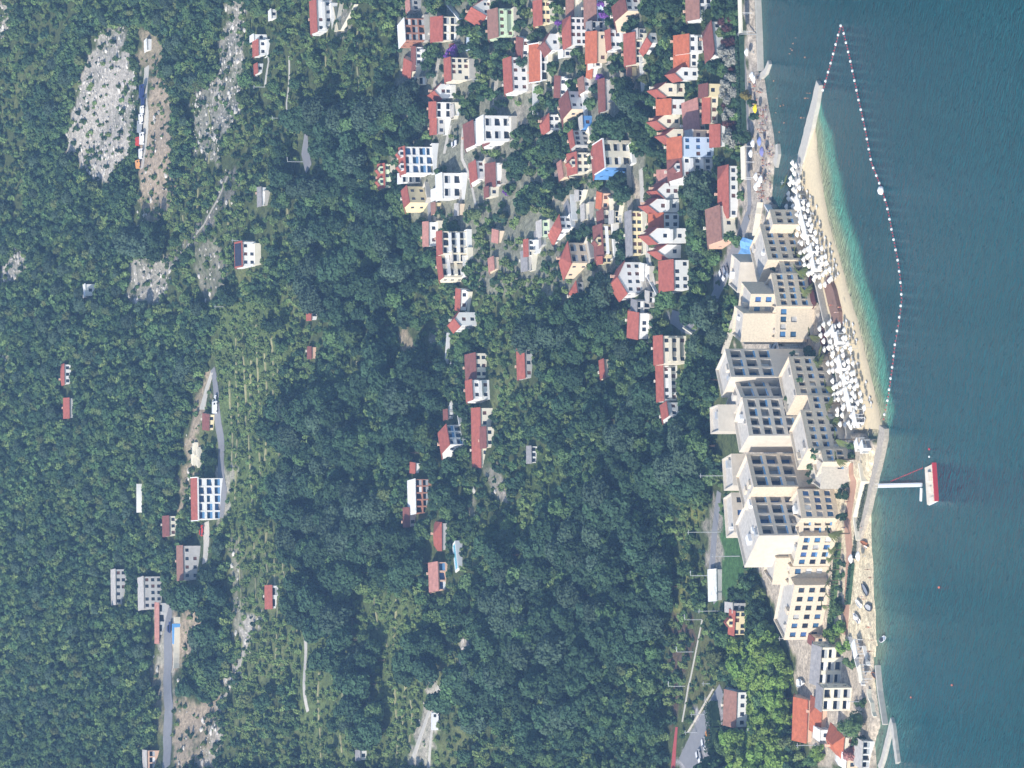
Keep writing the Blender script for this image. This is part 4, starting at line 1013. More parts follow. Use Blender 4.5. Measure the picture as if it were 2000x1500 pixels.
def crown_mesh(name, seed, m, ht=8.0, wid=3.1, nl=11, nleaf=1000, leaf=.5, zlo=.28, core=.8, slim=1.0):
    """many small leaf clumps round a heap of lobes; base of the trunk at z = 0"""
    rs = np.random.RandomState(seed)
    lob = []
    for i in range(nl):
        a = rs.rand() * 6.283; f = i / (nl - 1.0)
        zc = ht * (zlo + .12 + (.86 - zlo - .12) * f)
        prof = math.sin(math.pi * min(1, .22 + .66 * f)) ** .8
        rr = wid * .62 * prof * math.sqrt(rs.rand() * .7 + .3) * slim
        r = wid * (.36 + .22 * rs.rand()) * (1.05 - .35 * f) * (1.0 if f < .99 else .8)
        lob.append((rr * math.cos(a), rr * math.sin(a), zc - .1 * r, r))
    lob = np.array(lob)
    V = []; Fc = []
    # inner mass
    for cx, cy, cz, r in lob:
        k = len(V); nu, nv = 7, 5
        for j in range(nv + 1):
            th = math.pi * j / nv
            for i in range(nu):
                ph = 2 * math.pi * i / nu; q = r * core * (1 + .16 * (rs.rand() - .5))
                V.append((cx + q * math.sin(th) * math.cos(ph), cy + q * math.sin(th) * math.sin(ph), cz + .85 * q * math.cos(th)))
        for j in range(nv):
            for i in range(nu):
                i2 = (i + 1) % nu
                Fc.append((k + j * nu + i, k + (j + 1) * nu + i, k + (j + 1) * nu + i2, k + j * nu + i2))
    area = lob[:, 3] ** 2; pick = rs.choice(len(lob), nleaf, p=area / area.sum())
    d = sphere_pts(rs, nleaf)
    d[:, 2] = np.where(d[:, 2] < -.5, -d[:, 2], d[:, 2])
    rad = lob[pick, 3] * (.82 + .3 * rs.rand(nleaf))
    c = lob[pick, :3] + d * rad[:, None] * np.array((1, 1, .9))
    nrm = d + .75 * rs.normal(size=(nleaf, 3)) * .6; nrm /= np.linalg.norm(nrm, axis=1)[:, None]
    t = np.cross(nrm, rs.normal(size=(nleaf, 3))); t /= np.linalg.norm(t, axis=1)[:, None] + 1e-9
    b = np.cross(nrm, t)
    s = leaf * (.55 + .9 * rs.rand(nleaf))[:, None]
    k = len(V)
    q = np.stack([c - t * s, c - b * s * .7 + nrm * s * .15, c + t * s, c + b * s * .7 + nrm * s * .15], 1).reshape(-1, 3)
    V += q.tolist(); Fc += [(k + 4 * i, k + 4 * i + 1, k + 4 * i + 2, k + 4 * i + 3) for i in range(nleaf)]
    me = bpy.data.meshes.new(name); me.from_pydata(V, [], Fc); me.materials.append(m); me.update()
    return me


def trunk_mesh(name, ht=8.0, r=.2):
    mb = MB()
    mb.tube((0, 0, -1), (.08, .05, ht * .35), r * 1.25, r * .8, 7); mb.tube((.08, .05, ht * .35), (0, -.1, ht * .6), r * .8, r * .45, 6)
    for a in range(4):
        t = a * 1.7
        mb.tube((.06, .03, ht * (.28 + .05 * a)), (math.cos(t) * ht * .2, math.sin(t) * ht * .2, ht * (.5 + .05 * a)), r * .5, r * .2, 5)
    me = mb.mesh(name); me.materials.append(BARK); return me


LEAFD = foliage('dark_foliage', (.042, .086, .044), rand=.35)
LEAFM = foliage('green_foliage', (.085, .148, .056), rand=.35)
LEAFB = foliage('bright_foliage', (.165, .26, .06), rand=.22)
LEAFS = foliage('shrub_foliage', (.14, .205, .07), rand=.35)
LEAFD2 = foliage('bluish_foliage', (.06, .10, .062), rand=.3)
LEAFM2 = foliage('olive_green_foliage', (.12, .155, .062), rand=.3)
LEAFO = foliage('olive_foliage', (.15, .165, .125), rand=.15)
CROWNS = [crown_mesh('crown', 11, LEAFD, 9.5, 3.4, 13, 1500, .42), crown_mesh('crown', 12, LEAFD, 8.5, 3.7, 11, 1500, .42), crown_mesh('crown', 13, LEAFD2, 9.0, 4.3, 15, 1900, .42),
          crown_mesh('crown', 21, LEAFM, 7.5, 3.0, 11, 1300, .4), crown_mesh('crown', 22, LEAFM, 6.5, 3.2, 10, 1300, .4), crown_mesh('crown', 23, LEAFM2, 8.0, 2.9, 11, 1300, .4, slim=.9),
          crown_mesh('crown', 31, LEAFB, 9.0, 3.3, 12, 1500, .42), crown_mesh('crown', 32, LEAFB, 8.0, 3.4, 11, 1500, .42),
          crown_mesh('bush', 41, LEAFS, 2.6, 1.5, 7, 360, .34, zlo=.05), crown_mesh('bush', 42, LEAFM, 2.8, 1.6, 7, 360, .34, zlo=.05), crown_mesh('bush', 43, LEAFS, 2.0, 1.6, 6, 330, .32, zlo=.0),
          crown_mesh('bush', 44, LEAFD, 3.2, 1.6, 7, 400, .34, zlo=.05), crown_mesh('bush', 45, LEAFB, 3.2, 1.9, 7, 420, .36, zlo=.0)]
CH = [9.5, 8.5, 9.0, 7.5, 6.5, 8.0, 9.0, 8.0, 2.6, 2.8, 2.0, 3.2, 3.2]
CW = [3.4, 3.7, 4.3, 3.0, 3.2, 2.7, 3.3, 3.4, 1.5, 1.6, 1.6, 1.6, 1.9]
TRUNK = trunk_mesh('trunk', 8.5, .2)

BARE = [c[0] for c in COVER if c[1] in (SOIL, ROCKC, PALE, GRAV, DARKR, TURF) and c[2] > .5]
NONE = [[(1440, 412), (1480, 400), (1570, 395), (1740, 840), (1730, 960), (1720, 1300), (1720, 1270), (1530, 1270), (1490, 1140), (1440, 1040), (1425, 940), (1400, 860), (1400, 780), (1420, 680), (1445, 600), (1440, 500)],
        [(1440, -50), (1560, -50), (1560, 430), (1450, 430), (1462, 270)], [(1545, 1250), (1720, 1250), (1790, 1560), (1600, 1560), (1550, 1400)],
        [(1370, 1395), (1400, 1345), (1415, 1365), (1388, 1500), (1320, 1510)], [c for c in COVER if c[1] is TURF][0][0], [(1384, 970), (1412, 985), (1405, 1110), (1400, 1180), (1380, 1180), (1376, 1030)]]
VINES = [[(430, 590), (565, 590), (565, 1010), (440, 1020), (420, 700)], [(445, 1020), (600, 1020), (600, 1330), (470, 1330), (450, 1150)], [(565, 1160), (830, 1150), (860, 1500), (590, 1500)]]
SHRUBZ = VINES + [[(560, 560), (640, 540), (660, 640), (620, 760), (560, 700)], [(820, 560), (900, 560), (900, 690), (830, 720)], [(960, 640), (1060, 640), (1080, 780), (1000, 860), (950, 800)], [(960, 900), (1010, 900), (1010, 1020), (930, 1060)], [(890, 1060), (960, 1040), (950, 1180), (880, 1180)], [(60, 0), (170, 0), (120, 120), (60, 200)], [(0, 80), (60, 60), (60, 420), (0, 460)], [(450, 1330), (560, 1330), (590, 1500), (440, 1500)], [(600, 0), (770, 0), (770, 110), (740, 180), (600, 255)], [(930, 430), (1110, 430), (1130, 560), (1000, 640), (930, 600)], [(1010, 860), (1115, 860), (1100, 1090), (1020, 1090)],
                  [(1320, 980), (1385, 980), (1375, 1250), (1300, 1300), (1310, 1100)], [(470, 20), (600, 0), (600, 470), (480, 560), (330, 620), (320, 400), (420, 250)], [(720, 180), (770, 180), (760, 370), (720, 350)],
                  [(860, 1180), (900, 1180), (1000, 1500), (850, 1500)], [(680, 690), (745, 690), (745, 790), (680, 790)], [(1355, 1225), (1420, 1230), (1420, 1300), (1370, 1400), (1320, 1390), (1340, 1300)],
                  [(1300, 1210), (1360, 1200), (1345, 1290), (1310, 1420), (1290, 1400)]]
TOWN = [(780, -40), (1440, -40), (1440, 600), (1100, 600), (960, 400), (870, 550), (820, 540), (775, 300)]
GROVE = [(1440, 1178), (1530, 1230), (1552, 1330), (1552, 1500), (1470, 1560), (1440, 1450), (1458, 1340), (1440, 1260)]
GROVES = [(650, 340, 75, 115), (745, 520, 60, 110), (680, 590, 55, 75), (630, 950, 80, 170), (700, 1080, 120, 90), (420, 1170, 34, 52), (398, 1275, 44, 62), (400, 1340, 44, 22), (1290, 740, 100, 140),
          (1330, 870, 70, 80), (1200, 650, 120, 90), (800, 780, 70, 100), (1180, 1130, 140, 150), (1050, 1250, 130, 180), (720, 1280, 50, 55), (730, 1410, 60, 40), (650, 1200, 60, 40), (880, 940, 60, 110), (1380, 360, 45, 110),
          (1000, 290, 45, 45), (800, 230, 45, 60), (1250, 20, 40, 70), (1390, 640, 40, 60), (1260, 350, 22, 140), (870, 1320, 60, 60), (1440, 1480, 60, 40), (300, 470, 35, 60), (1180, 220, 60, 80), (1250, 240, 30, 90)]

RR = np.random.RandomState(5)
ROADW = []
for nm in ('road', 'lane'):
    for o in [o for o in bpy.data.objects if o.name.split('.')[0] == nm and o.type == 'MESH']:
        for v in (list(o.data.vertices)[::9] if o.data.materials[0].name not in ('dry_grass_strip', 'stony_path') else []): ROADW.append((v.co.x, v.co.y))
ROADW = np.array(ROADW)


def candidates(step):
    xs = np.arange(-172, 172, step); ys = np.arange(1385, 2225, step)
    x, y = np.meshgrid(xs, ys); x = x.ravel() + (RR.rand(x.size) - .5) * step * .95; y = y.ravel() + (RR.rand(y.size) - .5) * step * .95
    z = terrain(x, y); X, Y = project(x, y, z)
    k = (y - y_coast(x) > 6) & (Y > -45) & (Y < 1545) & (X < 1760) & (X > -95)
    x, y, z, X, Y = x[k], y[k], z[k], X[k], Y[k]
    no = np.zeros(len(x), bool)
    for p in NONE: no |= pip(X, Y, p)
    for q in FOOT:
        p, w_, d_, ya = q[4:]; Xb_ = q[3]; Y1_ = q[1]
        dx = x - p.x; dy = y - p.y
        lx = dx * math.cos(ya) + dy * math.sin(ya); ly = -dx * math.sin(ya) + dy * math.cos(ya)
        no |= (np.abs(lx) < w_ / 2 + 1.9) & (ly > (-5.0 if Xb_ < 1300 and Y1_ < 700 else -1.6)) & (ly < d_ + .8)
    x, y, z, X, Y = x[~no], y[~no], z[~no], X[~no], Y[~no]
    bare = np.zeros(len(x), bool)
    for p in BARE: bare |= pip(X, Y, p)
    shr = np.zeros(len(x), bool)
    for p in SHRUBZ: shr |= pip(X, Y, p)
    vin = np.zeros(len(x), bool)
    for p in VINES: vin |= pip(X, Y, p)
    tow = pip(X, Y, TOWN); gro = pip(X, Y, GROVE)
    tall = np.zeros(len(x))
    for a, b, c, d in GROVES: tall = np.maximum(tall, np.clip(1.35 - np.hypot((X - a) / c, (Y - b) / d), 0, 1))
    n = .5 + .3 * np.sin(x / 21 + 2.1 * np.sin(y / 33)) * np.sin(y / 27 + 1.7 * np.sin(x / 19)) + .28 * np.sin(x / 7.3 + y / 9.1) * np.sin(y / 6.7 - x / 11)
    rd = np.full(len(x), 99.0)
    for i in range(0, len(x), 400):
        rd[i:i + 400] = np.sqrt(((x[i:i + 400, None] - ROADW[None, :, 0]) ** 2 + (y[i:i + 400, None] - ROADW[None, :, 1]) ** 2).min(1))
    # tallest a plant may be here without hiding the walls of a house
    hm = np.full(len(x), 99.0)
    s = F / (y * FWD[1] + (z - HC) * FWD[2])
    for q in FOOT:
        Y0, Y1, Xr, Xb = q[:4]
        k = (Y > Y0 - 16) & (Y < Y1 + 16) & (X > Xb - 8) & (X < Xb + 75)
        hm[k] = np.minimum(hm[k], (X[k] - Xb + 2) / (s[k] * .95))
    for i in range(0, len(x), 400):
        k = np.arange(i, min(i + 400, len(x)))
        d2 = np.full(len(k), 99.0)
        for off in (4.0, 8.0, 12.0): d2 = np.minimum(d2, np.sqrt(((x[k, None] - ROADW[None, :, 0]) ** 2 + (y[k, None] + off - ROADW[None, :, 1]) ** 2).min(1)))
        near_road = d2 < 2.6
        hm[k[near_road]] = np.minimum(hm[k[near_road]], 1.7)
    for sh in (10, 20):
        b2 = np.zeros(len(x), bool)
        for p in BARE: b2 |= pip(X - sh, Y, p)
        hm[b2] = np.minimum(hm[b2], 1.6 + sh * .07)
    return dict(x=x, y=y, z=z, X=X, Y=Y, bare=bare, shr=shr, vin=vin, tow=tow, gro=gro, tall=tall, n=n, rd=rd, hm=hm, s=s)


PLANTS = []      # x, y, z, proto, scale, apparent size
c = candidates(5.3)
N = len(c['x']); u = RR.rand(N)
ptall = np.where(c['tall'] > 0, .72, np.where(c['X'] < 430, .72, .55))
ptall = np.where(c['n'] < .42, ptall * .5, ptall)
ptall = np.where(c['shr'], .05 + .9 * (c['tall'] > .25), ptall); ptall = np.where(c['vin'] & (c['tall'] < .45), .015, ptall); ptall = np.where(c['tow'], .3 * (c['tall'] < .1) + .8 * (c['tall'] >= .1), ptall)
ptall = np.where(c['gro'], .95, ptall); ptall = np.where(c['bare'], 0, ptall); ptall = np.where(c['rd'] < 2.6, 0, ptall)
for i in np.nonzero(u < ptall)[0]:
    if c['gro'][i]: pr = R.choice((6, 7, 6, 7, 4)); f = .85 + .3 * R.random()
    elif c['tall'][i] > .15: pr = R.choice((0, 1, 2, 0, 1, 3)); f = .85 + .75 * R.random() ** 1.2
    elif c['X'][i] < 470: pr = R.choice((3, 4, 4, 5, 1, 2)); f = .55 + .3 * R.random()
    else: pr = R.choice((0, 1, 3, 3, 4, 4, 5)); f = .55 + .6 * R.random() ** 1.6
    if c['tow'][i]: f *= .82
    h = CH[pr] * f
    if h > c['hm'][i]:
        if c['hm'][i] < 1.6: continue
        pr = 9 if R.random() < .6 else 11; f = min(1.6, c['hm'][i] / CH[pr])
    PLANTS.append((c['x'][i], c['y'][i], c['z'][i], pr, f, c['s'][i] * CH[pr] * f))
TALLXY = np.array([(p[0], p[1], p[4] * 3) for p in PLANTS])
c = candidates(2.7)
N = len(c['x']); u = RR.rand(N)
near = np.zeros(N, bool)
for i in range(0, N, 500):
    near[i:i + 500] = (np.hypot(c['x'][i:i + 500, None] - TALLXY[None, :, 0], c['y'][i:i + 500, None] - TALLXY[None, :, 1]) < TALLXY[None, :, 2] * .75).any(1)
row = ((c['z'] + .5 * np.sin(c['x'] / 9)) / 1.55) % 1.0
pb = np.where(c['vin'], np.where(row < .6, 1.0, .45), np.where(c['shr'], .72, np.where(c['n'] < .3, .8, .95)))
pb = np.where(c['tow'], .38, pb); pb = np.where(c['bare'], .36, pb); pb = np.where(near, pb * .45, pb); pb = np.where(c['rd'] < 2.2, 0, pb)
for i in np.nonzero(u < pb)[0]:
    up = c['X'][i] < 430
    if c['gro'][i]: pr = 12; f = .8 + .8 * R.random()
    elif c['bare'][i]: pr = R.choice((8, 9, 10, 11)); f = .3 + .75 * R.random() ** 1.7
    elif c['vin'][i]: pr = R.choice((8, 10, 10, 8)); f = .6 + .45 * R.random()
    elif c['shr'][i]: pr = R.choice((8, 8, 9, 10, 10, 11)); f = .6 + .6 * R.random()
    elif up: pr = R.choice((9, 9, 11, 8)); f = .9 + .7 * R.random()
    else: pr = R.choice((8, 9, 9, 11, 11)); f = .8 + .75 * R.random()
    if not (c['bare'][i] or c['vin'][i] or c['shr'][i]): f *= 1.15
    if CH[pr] * f > c['hm'][i]: f = c['hm'][i] / CH[pr]
    if f < .3: continue
    PLANTS.append((c['x'][i], c['y'][i], c['z'][i], pr, f, 0))

# the three hundred largest are trees of their own, the rest of the wood is one mass
order = sorted([k for k, p in enumerate(PLANTS) if p[5] > 0 and p[3] < 8], key=lambda k: -PLANTS[k][5])
vis = [k for k in order if -8 < float(project(*PLANTS[k][:3])[1]) < 1508][:300]
solo = set(vis)
LBL = {0: ('dark green broadleaf tree standing in the woods between the hillside houses and the hotel', 'dark broadleaf trees of the hillside woods'),
       1: ('mid green round headed tree among the hillside houses and gardens', 'mid green trees of the hillside'),
       2: ('bright yellow green tree of the sunlit grove at the lower end behind the hotel', 'bright trees of the sunlit grove')}
for k in vis:
    x, y, z, pr, f, a = PLANTS[k]
    lb, gp = LBL[0 if pr < 3 else 1 if pr < 6 else 2]
    t = empty('broadleaf_tree', (x, y, z), R.random() * 6.28, lb, 'tree', gp); t.scale = (f * (.95 + .2 * R.random()),) * 2 + (f,)
    link('crown', CROWNS[pr], t); link('trunk', TRUNK, t)


def scatter(name, items, protos, label):
    """one mass of many plants: points carrying leaf-clump crowns"""
    col = bpy.data.collections.new(name + '_kinds')
    for i, me in enumerate(protos):
        o = bpy.data.objects.new('%s_kind_%02d' % (name, i), me); col.objects.link(o)
    me = bpy.data.meshes.new(name); me.from_pydata([(p[0], p[1], p[2] - .1) for p in items], [], [])
    for nm, ty, vals in (('pick', 'INT', [p[3] for p in items]), ('size', 'FLOAT', [p[4] for p in items]), ('turn', 'FLOAT', [R.random() * 6.28 for p in items])):
        a = me.attributes.new(nm, ty, 'POINT'); a.data.foreach_set('value', vals)
    o = link(name, me); tag(o, label, None, None, 'stuff')
    g = bpy.data.node_groups.new(name, 'GeometryNodeTree')
    g.interface.new_socket('Geometry', in_out='INPUT', socket_type='NodeSocketGeometry'); g.interface.new_socket('Geometry', in_out='OUTPUT', socket_type='NodeSocketGeometry')
    N = g.nodes.new; L = g.links.new
    gi, go = N('NodeGroupInput'), N('NodeGroupOutput')
    mp = N('GeometryNodeMeshToPoints'); L(gi.outputs[0], mp.inputs['Mesh'])
    ci = N('GeometryNodeCollectionInfo'); ci.inputs['Collection'].default_value = col; ci.inputs['Separate Children'].default_value = True; ci.inputs['Reset Children'].default_value = True
    ip = N('GeometryNodeInstanceOnPoints'); ip.inputs['Pick Instance'].default_value = True
    def at(nm, ty):
        n = N('GeometryNodeInputNamedAttribute'); n.data_type = ty; n.inputs['Name'].default_value = nm; return n.outputs[0]
    cx = N('ShaderNodeCombineXYZ'); L(at('turn', 'FLOAT'), cx.inputs[2])
    L(mp.outputs[0], ip.inputs['Points']); L(ci.outputs[0], ip.inputs['Instance']); L(at('pick', 'INT'), ip.inputs['Instance Index']); L(at('size', 'FLOAT'), ip.inputs['Scale'])
    e2r = N('FunctionNodeEulerToRotation'); L(cx.outputs[0], e2r.inputs[0]); L(e2r.outputs[0], ip.inputs['Rotation'])
    L(ip.outputs[0], go.inputs[0])
    md = o.modifiers.new('growth', 'NODES'); md.node_group = g
    return o


wood = [p for k, p in enumerate(PLANTS) if k not in solo and p[3] < 8]
und = [(p[0], p[1], p[2], p[3] - 8, p[4]) for k, p in enumerate(PLANTS) if k not in solo and p[3] >= 8]
scatter('woodland', wood, CROWNS[:8], 'dense green woodland covering the whole hillside')
scatter('undergrowth', und, CROWNS[8:], 'green shrubs and vine rows filling the gaps between the trees')
ROCKM = mat('broken_limestone', (.5, .47, .42), var=.3, scale=.9, bump=.4, rand=.25)
ROCKS = []
for i in range(4):
    rs = np.random.RandomState(90 + i); bm = bmesh.new(); bmesh.ops.create_icosphere(bm, subdivisions=2, radius=1.0)
    for v in bm.verts: v.co *= 1 + .5 * (rs.rand() - .5); v.co.z *= .6; v.co.x *= 1.3
    me = bpy.data.meshes.new('boulder'); bm.to_mesh(me); bm.free(); me.materials.append(ROCKM); ROCKS.append(me)
RK = []
c = candidates(1.9)
mr = np.zeros(len(c['x'])); 
for p_, col_, st_ in COVER:
    if col_ in (ROCKC, GRAV, DARKR, PALE) and max(q[0] for q in p_) < 1000: mr = np.maximum(mr, pip(c['X'], c['Y'], p_) * (.55 if col_ is ROCKC else .16))
    if col_ is SOIL and max(q[0] for q in p_) < 600: mr = np.maximum(mr, pip(c['X'], c['Y'], p_) * .08)
u = RR.rand(len(mr))
for i in np.nonzero((u < mr) & (c['rd'] > 3))[0]: RK.append((c['x'][i], c['y'][i], c['z'][i] + .15, R.randrange(4), (.28 + .85 * R.random() ** 3)))
scatter('rubble', RK, ROCKS, 'pale broken limestone rubble strewn over the bare slopes')
print('PLANTS', len(vis), len(wood), len(und))

# ------------------------------------------------------------------ things on the beach and the water
def on_ground(X, Y):
    return ground(X, Y)


# parasols: canopy + pole
def parasol_proto(name, label, group, m, r=1.35, h=2.35, square=True, cat='parasol'):
    t = empty(name, (0, 0, 0), 0, label, cat, group)
    n = 4 if square else 8
    mb = MB(); k = 0
    prof = [(.06, h + .75), (r * .55, h + .42), (r, h), (r, h - .16), (r * .97, h - .16), (r * .53, h + .33)]
    rot = math.pi / 4 if square else 0
    rings = [[(a * math.cos(rot + 2 * math.pi * i / n) * (1.22 if square else 1), a * math.sin(rot + 2 * math.pi * i / n) * (1.22 if square else 1), z) for i in range(n)] for a, z in prof]
    for a, b in zip(rings, rings[1:]):
        for i in range(n): mb.face(a[i], b[i], b[(i + 1) % n], a[(i + 1) % n])
    mb.build('canopy', m, t)
    mb = MB(); mb.tube((0, 0, -.3), (0, 0, h + .7), .05, n=6); mb.tube((0, 0, 0), (0, 0, .12), .32, n=8); mb.build('pole', METAL, t)
    return t


def lounger_proto():
    t = empty('sun_lounger', (0, 0, 0), 0, 'white sun lounger in the rows under the white beach parasols', 'sun lounger', 'white sun loungers on the hotel beach')
    mb = MB(); mb.box(-.36, -1.0, .28, .36, .35, .4)
    mb.face((-.36, .35, .4), (.36, .35, .4), (.36, .95, .85), (-.36, .95, .85)); mb.face((-.36, .95, .75), (.36, .95, .75), (.36, .35, .29), (-.36, .35, .29))
    mb.face((-.36, .35, .29), (-.36, .35, .4), (-.36, .95, .85), (-.36, .95, .75)); mb.face((.36, .95, .75), (.36, .95, .85), (.36, .35, .4), (.36, .35, .29)); mb.face((-.36, .95, .75), (-.36, .95, .85), (.36, .95, .85), (.36, .95, .75))
    mb.build('mattress', FABRIC, t)
    mb = MB()
    for a in (-.32, .32):
        for b in (-.9, .3): mb.tube((a, b, 0), (a, b, .28), .03, n=5)
    mb.build('leg_frame', METAL, t)
    return t


def cabana_proto():
    t = empty('cabana', (0, 0, 0), 0, 'square white canvas cabana with a dark shaded inside, on the hotel terrace behind the parasols', 'cabana', 'white canvas cabanas behind the parasols')
    mb = MB(); mb.box(-1.5, -1.5, 2.35, 1.5, 1.5, 2.6); mb.face((-1.5, -1.5, 2.6), (1.5, -1.5, 2.6), (0, 0, 3.0)); mb.face((1.5, -1.5, 2.6), (1.5, 1.5, 2.6), (0, 0, 3.0)); mb.face((1.5, 1.5, 2.6), (-1.5, 1.5, 2.6), (0, 0, 3.0)); mb.face((-1.5, 1.5, 2.6), (-1.5, -1.5, 2.6), (0, 0, 3.0))
    mb.build('canopy', FABRIC, t)
    for a in (-1.4, 1.4):
        for b in (-1.4, 1.4):
            mb = MB(); mb.box(a - .07, b - .07, 0, a + .07, b + .07, 2.35); mb.build('post', WHITE, t)
    mb = MB(); mb.box(-1.38, 1.28, .1, 1.38, 1.32, 2.3); mb.box(-1.42, -1.2, .1, -1.38, .2, 2.3); mb.build('curtain', FABRIC, t)
    mb = MB(); mb.box(-1.0, -.9, 0, 1.0, 1.0, .5); mb.build('daybed', mat('grey_cushion', (.3, .29, .29)), t)
    return t


para = parasol_proto('beach_parasol', 'round white beach parasol in the dense rows along the sand', 'white parasols of the hotel beach', mat('cream_canvas', (.78, .74, .66), var=.05, rand=.12), r=.98, square=False)
loun = lounger_proto(); cab = cabana_proto()
firstp = True; firstl = True; firstc = True
for r in range(7):
    Y = 318 + (r % 2) * 8
    while Y < 878:
        tt = .06 + .122 * r + (R.random() - .5) * .05
        skip = (556 < Y < 628) or (Y > 838) or (Y < 345 and r > 1) or (Y < 385 and r > 3) or (Y > 800 and r > 4) or (Y < 470 and r > 5)
        if not skip and R.random() < .93:
            p = beach_pt(min(Y, 836), tt)
            if firstp: para.location = p; para.rotation_euler.z = .5; firstp = False
            else: dup(para, p + Vector((R.random() - .5, (R.random() - .5) * 2, -.35 * R.random())), .5 + (R.random() - .5) * .9)
            if R.random() < .7:
                q = p + Vector((.8 * (R.random() - .5) + .9, -1.5, 0)); q.z = p.z - .12
                if firstl: loun.location = q; loun.rotation_euler.z = 2.6; firstl = False
                else: dup(loun, q, 2.6 + (R.random() - .5) * .3)
        Y += 12.5 + R.random() * 4
for X, Y in [(1570, 392), (1574, 402), (1578, 424), (1581, 434), (1584, 445), (1586, 456), (1597, 488), (1601, 512), (1603, 522), (1640, 646), (1648, 664), (1652, 706), (1655, 716), (1663, 742), (1667, 768), (1670, 780), (1672, 790), (1682, 812), (1684, 822), (1690, 868), (1700, 872)]:
    x, y = at_z(X, Y, 1.2); z = max(float(terrain(x, y)), 1.2) if y > y_coast(x) else 1.1
    if firstc: cab.location = (x, y, z); cab.rotation_euler.z = .55; firstc = False
    else: dup(cab, (x, y, z), .55)

# restaurant decks with dark timber pavilions
def pavilion(X, Y, label, w=5, d=4):
    p = ground(X, Y)
    t = empty('pavilion', p, .6, label, 'pavilion')
    mb = MB(); mb.box(-w / 2, -d / 2, -.6, w / 2, d / 2, .2); mb.build('deck', WOOD, t)
    for a in (-w / 2 + .15, w / 2 - .15):
        for b in (-d / 2 + .15, d / 2 - .15):
            mb = MB(); mb.box(a - .09, b - .09, .2, a + .09, b + .09, 2.7); mb.build('post', WOOD, t)
    hip_roof(w, d, 2.7, .9, .4).build('roof', mat('dark_red_boards', (.1, .035, .03), var=.2), t)


pavilion(1604, 566, 'dark brown timber pavilion at the upper end of the wooden beach deck', 9, 4)
pavilion(1628, 658, 'dark brown timber pavilion by the rows of parasols below the sunlit wall', 8, 3.6)
slab_path('timber_deck', dens([(1612, 548, 2.2), (1622, 580, 3.2), (1632, 620, 3.0), (1636, 640, 1.6)]), .2, 1.75, mat('weathered_deck', (.24, .14, .1), var=.2, scale=2), 'brown timber deck of the beach restaurant between the two parasol fields', 'deck')

# slatted glass roof in the hotel court
A = Vector((*at_z(1508, 664, 11), 11)); B = Vector((*at_z(1528, 768, 11), 11))
t = empty('slatted_roof', (A + B) / 2, math.atan2(A.y - B.y, A.x - B.x), 'white slatted roof with eight dark panes in the hotel court', 'glass roof')
L_ = (A - B).length; mb = MB(); gb = MB()
mb.box(-L_ / 2, -3.4, -.3, L_ / 2, -2.4, 0); mb.box(-L_ / 2, 2.4, -.3, L_ / 2, 3.4, 0)
for i in range(9):
    x = -L_ / 2 + L_ * i / 8; mb.box(x - .45, -2.4, -.3, x + .45, 2.4, -.003)
mb.build('frame', WHITE, t)
gb.box(-L_ / 2 + .5, -2.6, -.6, L_ / 2 - .5, 2.6, -.45); gb.build('glazing', GLASS, t)
for a in (-.48, 0, .48):
    for b in (-3, 3):
        mb = MB(); mb.box(a * L_ - .2, b - .2, -10, a * L_ + .2, b + .2, -.3); mb.build('post', WHITE, t)

# float line
def float_proto(name, label, group, m, r):
    mb = MB(); mb.lathe([(.05, -.5 * r), (r * .7, -.4 * r), (r, 0), (r * .9, .45 * r), (r * .5, .85 * r), (.06, r)], 9)
    o = mb.build(name, m); tag(o, label, 'float', group)
    return o


fw = float_proto('float', 'white ball float on the swimming line round the bathing water', 'white floats of the swimming line', WHITE, .46)
fr = float_proto('float', 'small red float between the white ones on the swimming line', 'red floats of the swimming line', RED, .24)
LINE = [(1607, 181), (1625, 118), (1643, 50), (1646, 52), (1660, 110), (1677, 190), (1692, 258), (1703, 318), (1722, 366), (1733, 400), (1745, 460), (1755, 510), (1761, 560), (1762, 585), (1757, 625), (1750, 665), (1744, 715), (1735, 780), (1726, 822)]
P = [Vector((*at_z(X, Y, 0.0), 0)) for X, Y in LINE]
seg = [(b - a).length for a, b in zip(P, P[1:])]; tot = sum(seg)
def along(s):
    for (a, b), l in zip(zip(P, P[1:]), seg):
        if s <= l: return a.lerp(b, s / l)
        s -= l
    return P[-1]
mb = MB()
for a, b in zip(P, P[1:]): mb.tube(a, b, .05, n=4)
tag(mb.build('float_rope', mat('pale_rope', (.5, .35, .33))), 'thin rope carrying the red and white floats round the bathing water', 'rope')
s = 1.0; k = 0; started = set()
while s < tot:
    p = along(s); src = fw if k % 3 == 0 else fr
    if src.name not in started: src.location = p + Vector((0, 0, .12)); started.add(src.name)
    else:
        o = src.copy(); COL.objects.link(o); o.location = p + Vector((0, 0, .12)); o.rotation_euler = (R.random() * .4, R.random() * .4, 0)
    # floats sit closer where the line runs towards the viewer
    s += (1.15 if along(min(tot, s + .5)).y - p.y < .4 * .5 and abs(along(min(tot, s + .5)).x - p.x) > .3 else 1.6); k += 1
x, y = at_z(1722, 372, .3)
mb = MB(); mb.lathe([(.1, -.6), (1.0, -.4), (1.35, .2), (1.1, .9), (.4, 1.3), (.08, 1.4)], 12); o = mb.build('mooring_buoy', WHITE); o.location = (x, y, .2); tag(o, 'one large white round buoy at the bend of the swimming line', 'buoy')
BUO = mat('orange_buoy', (.7, .2, .12), rough=.5)
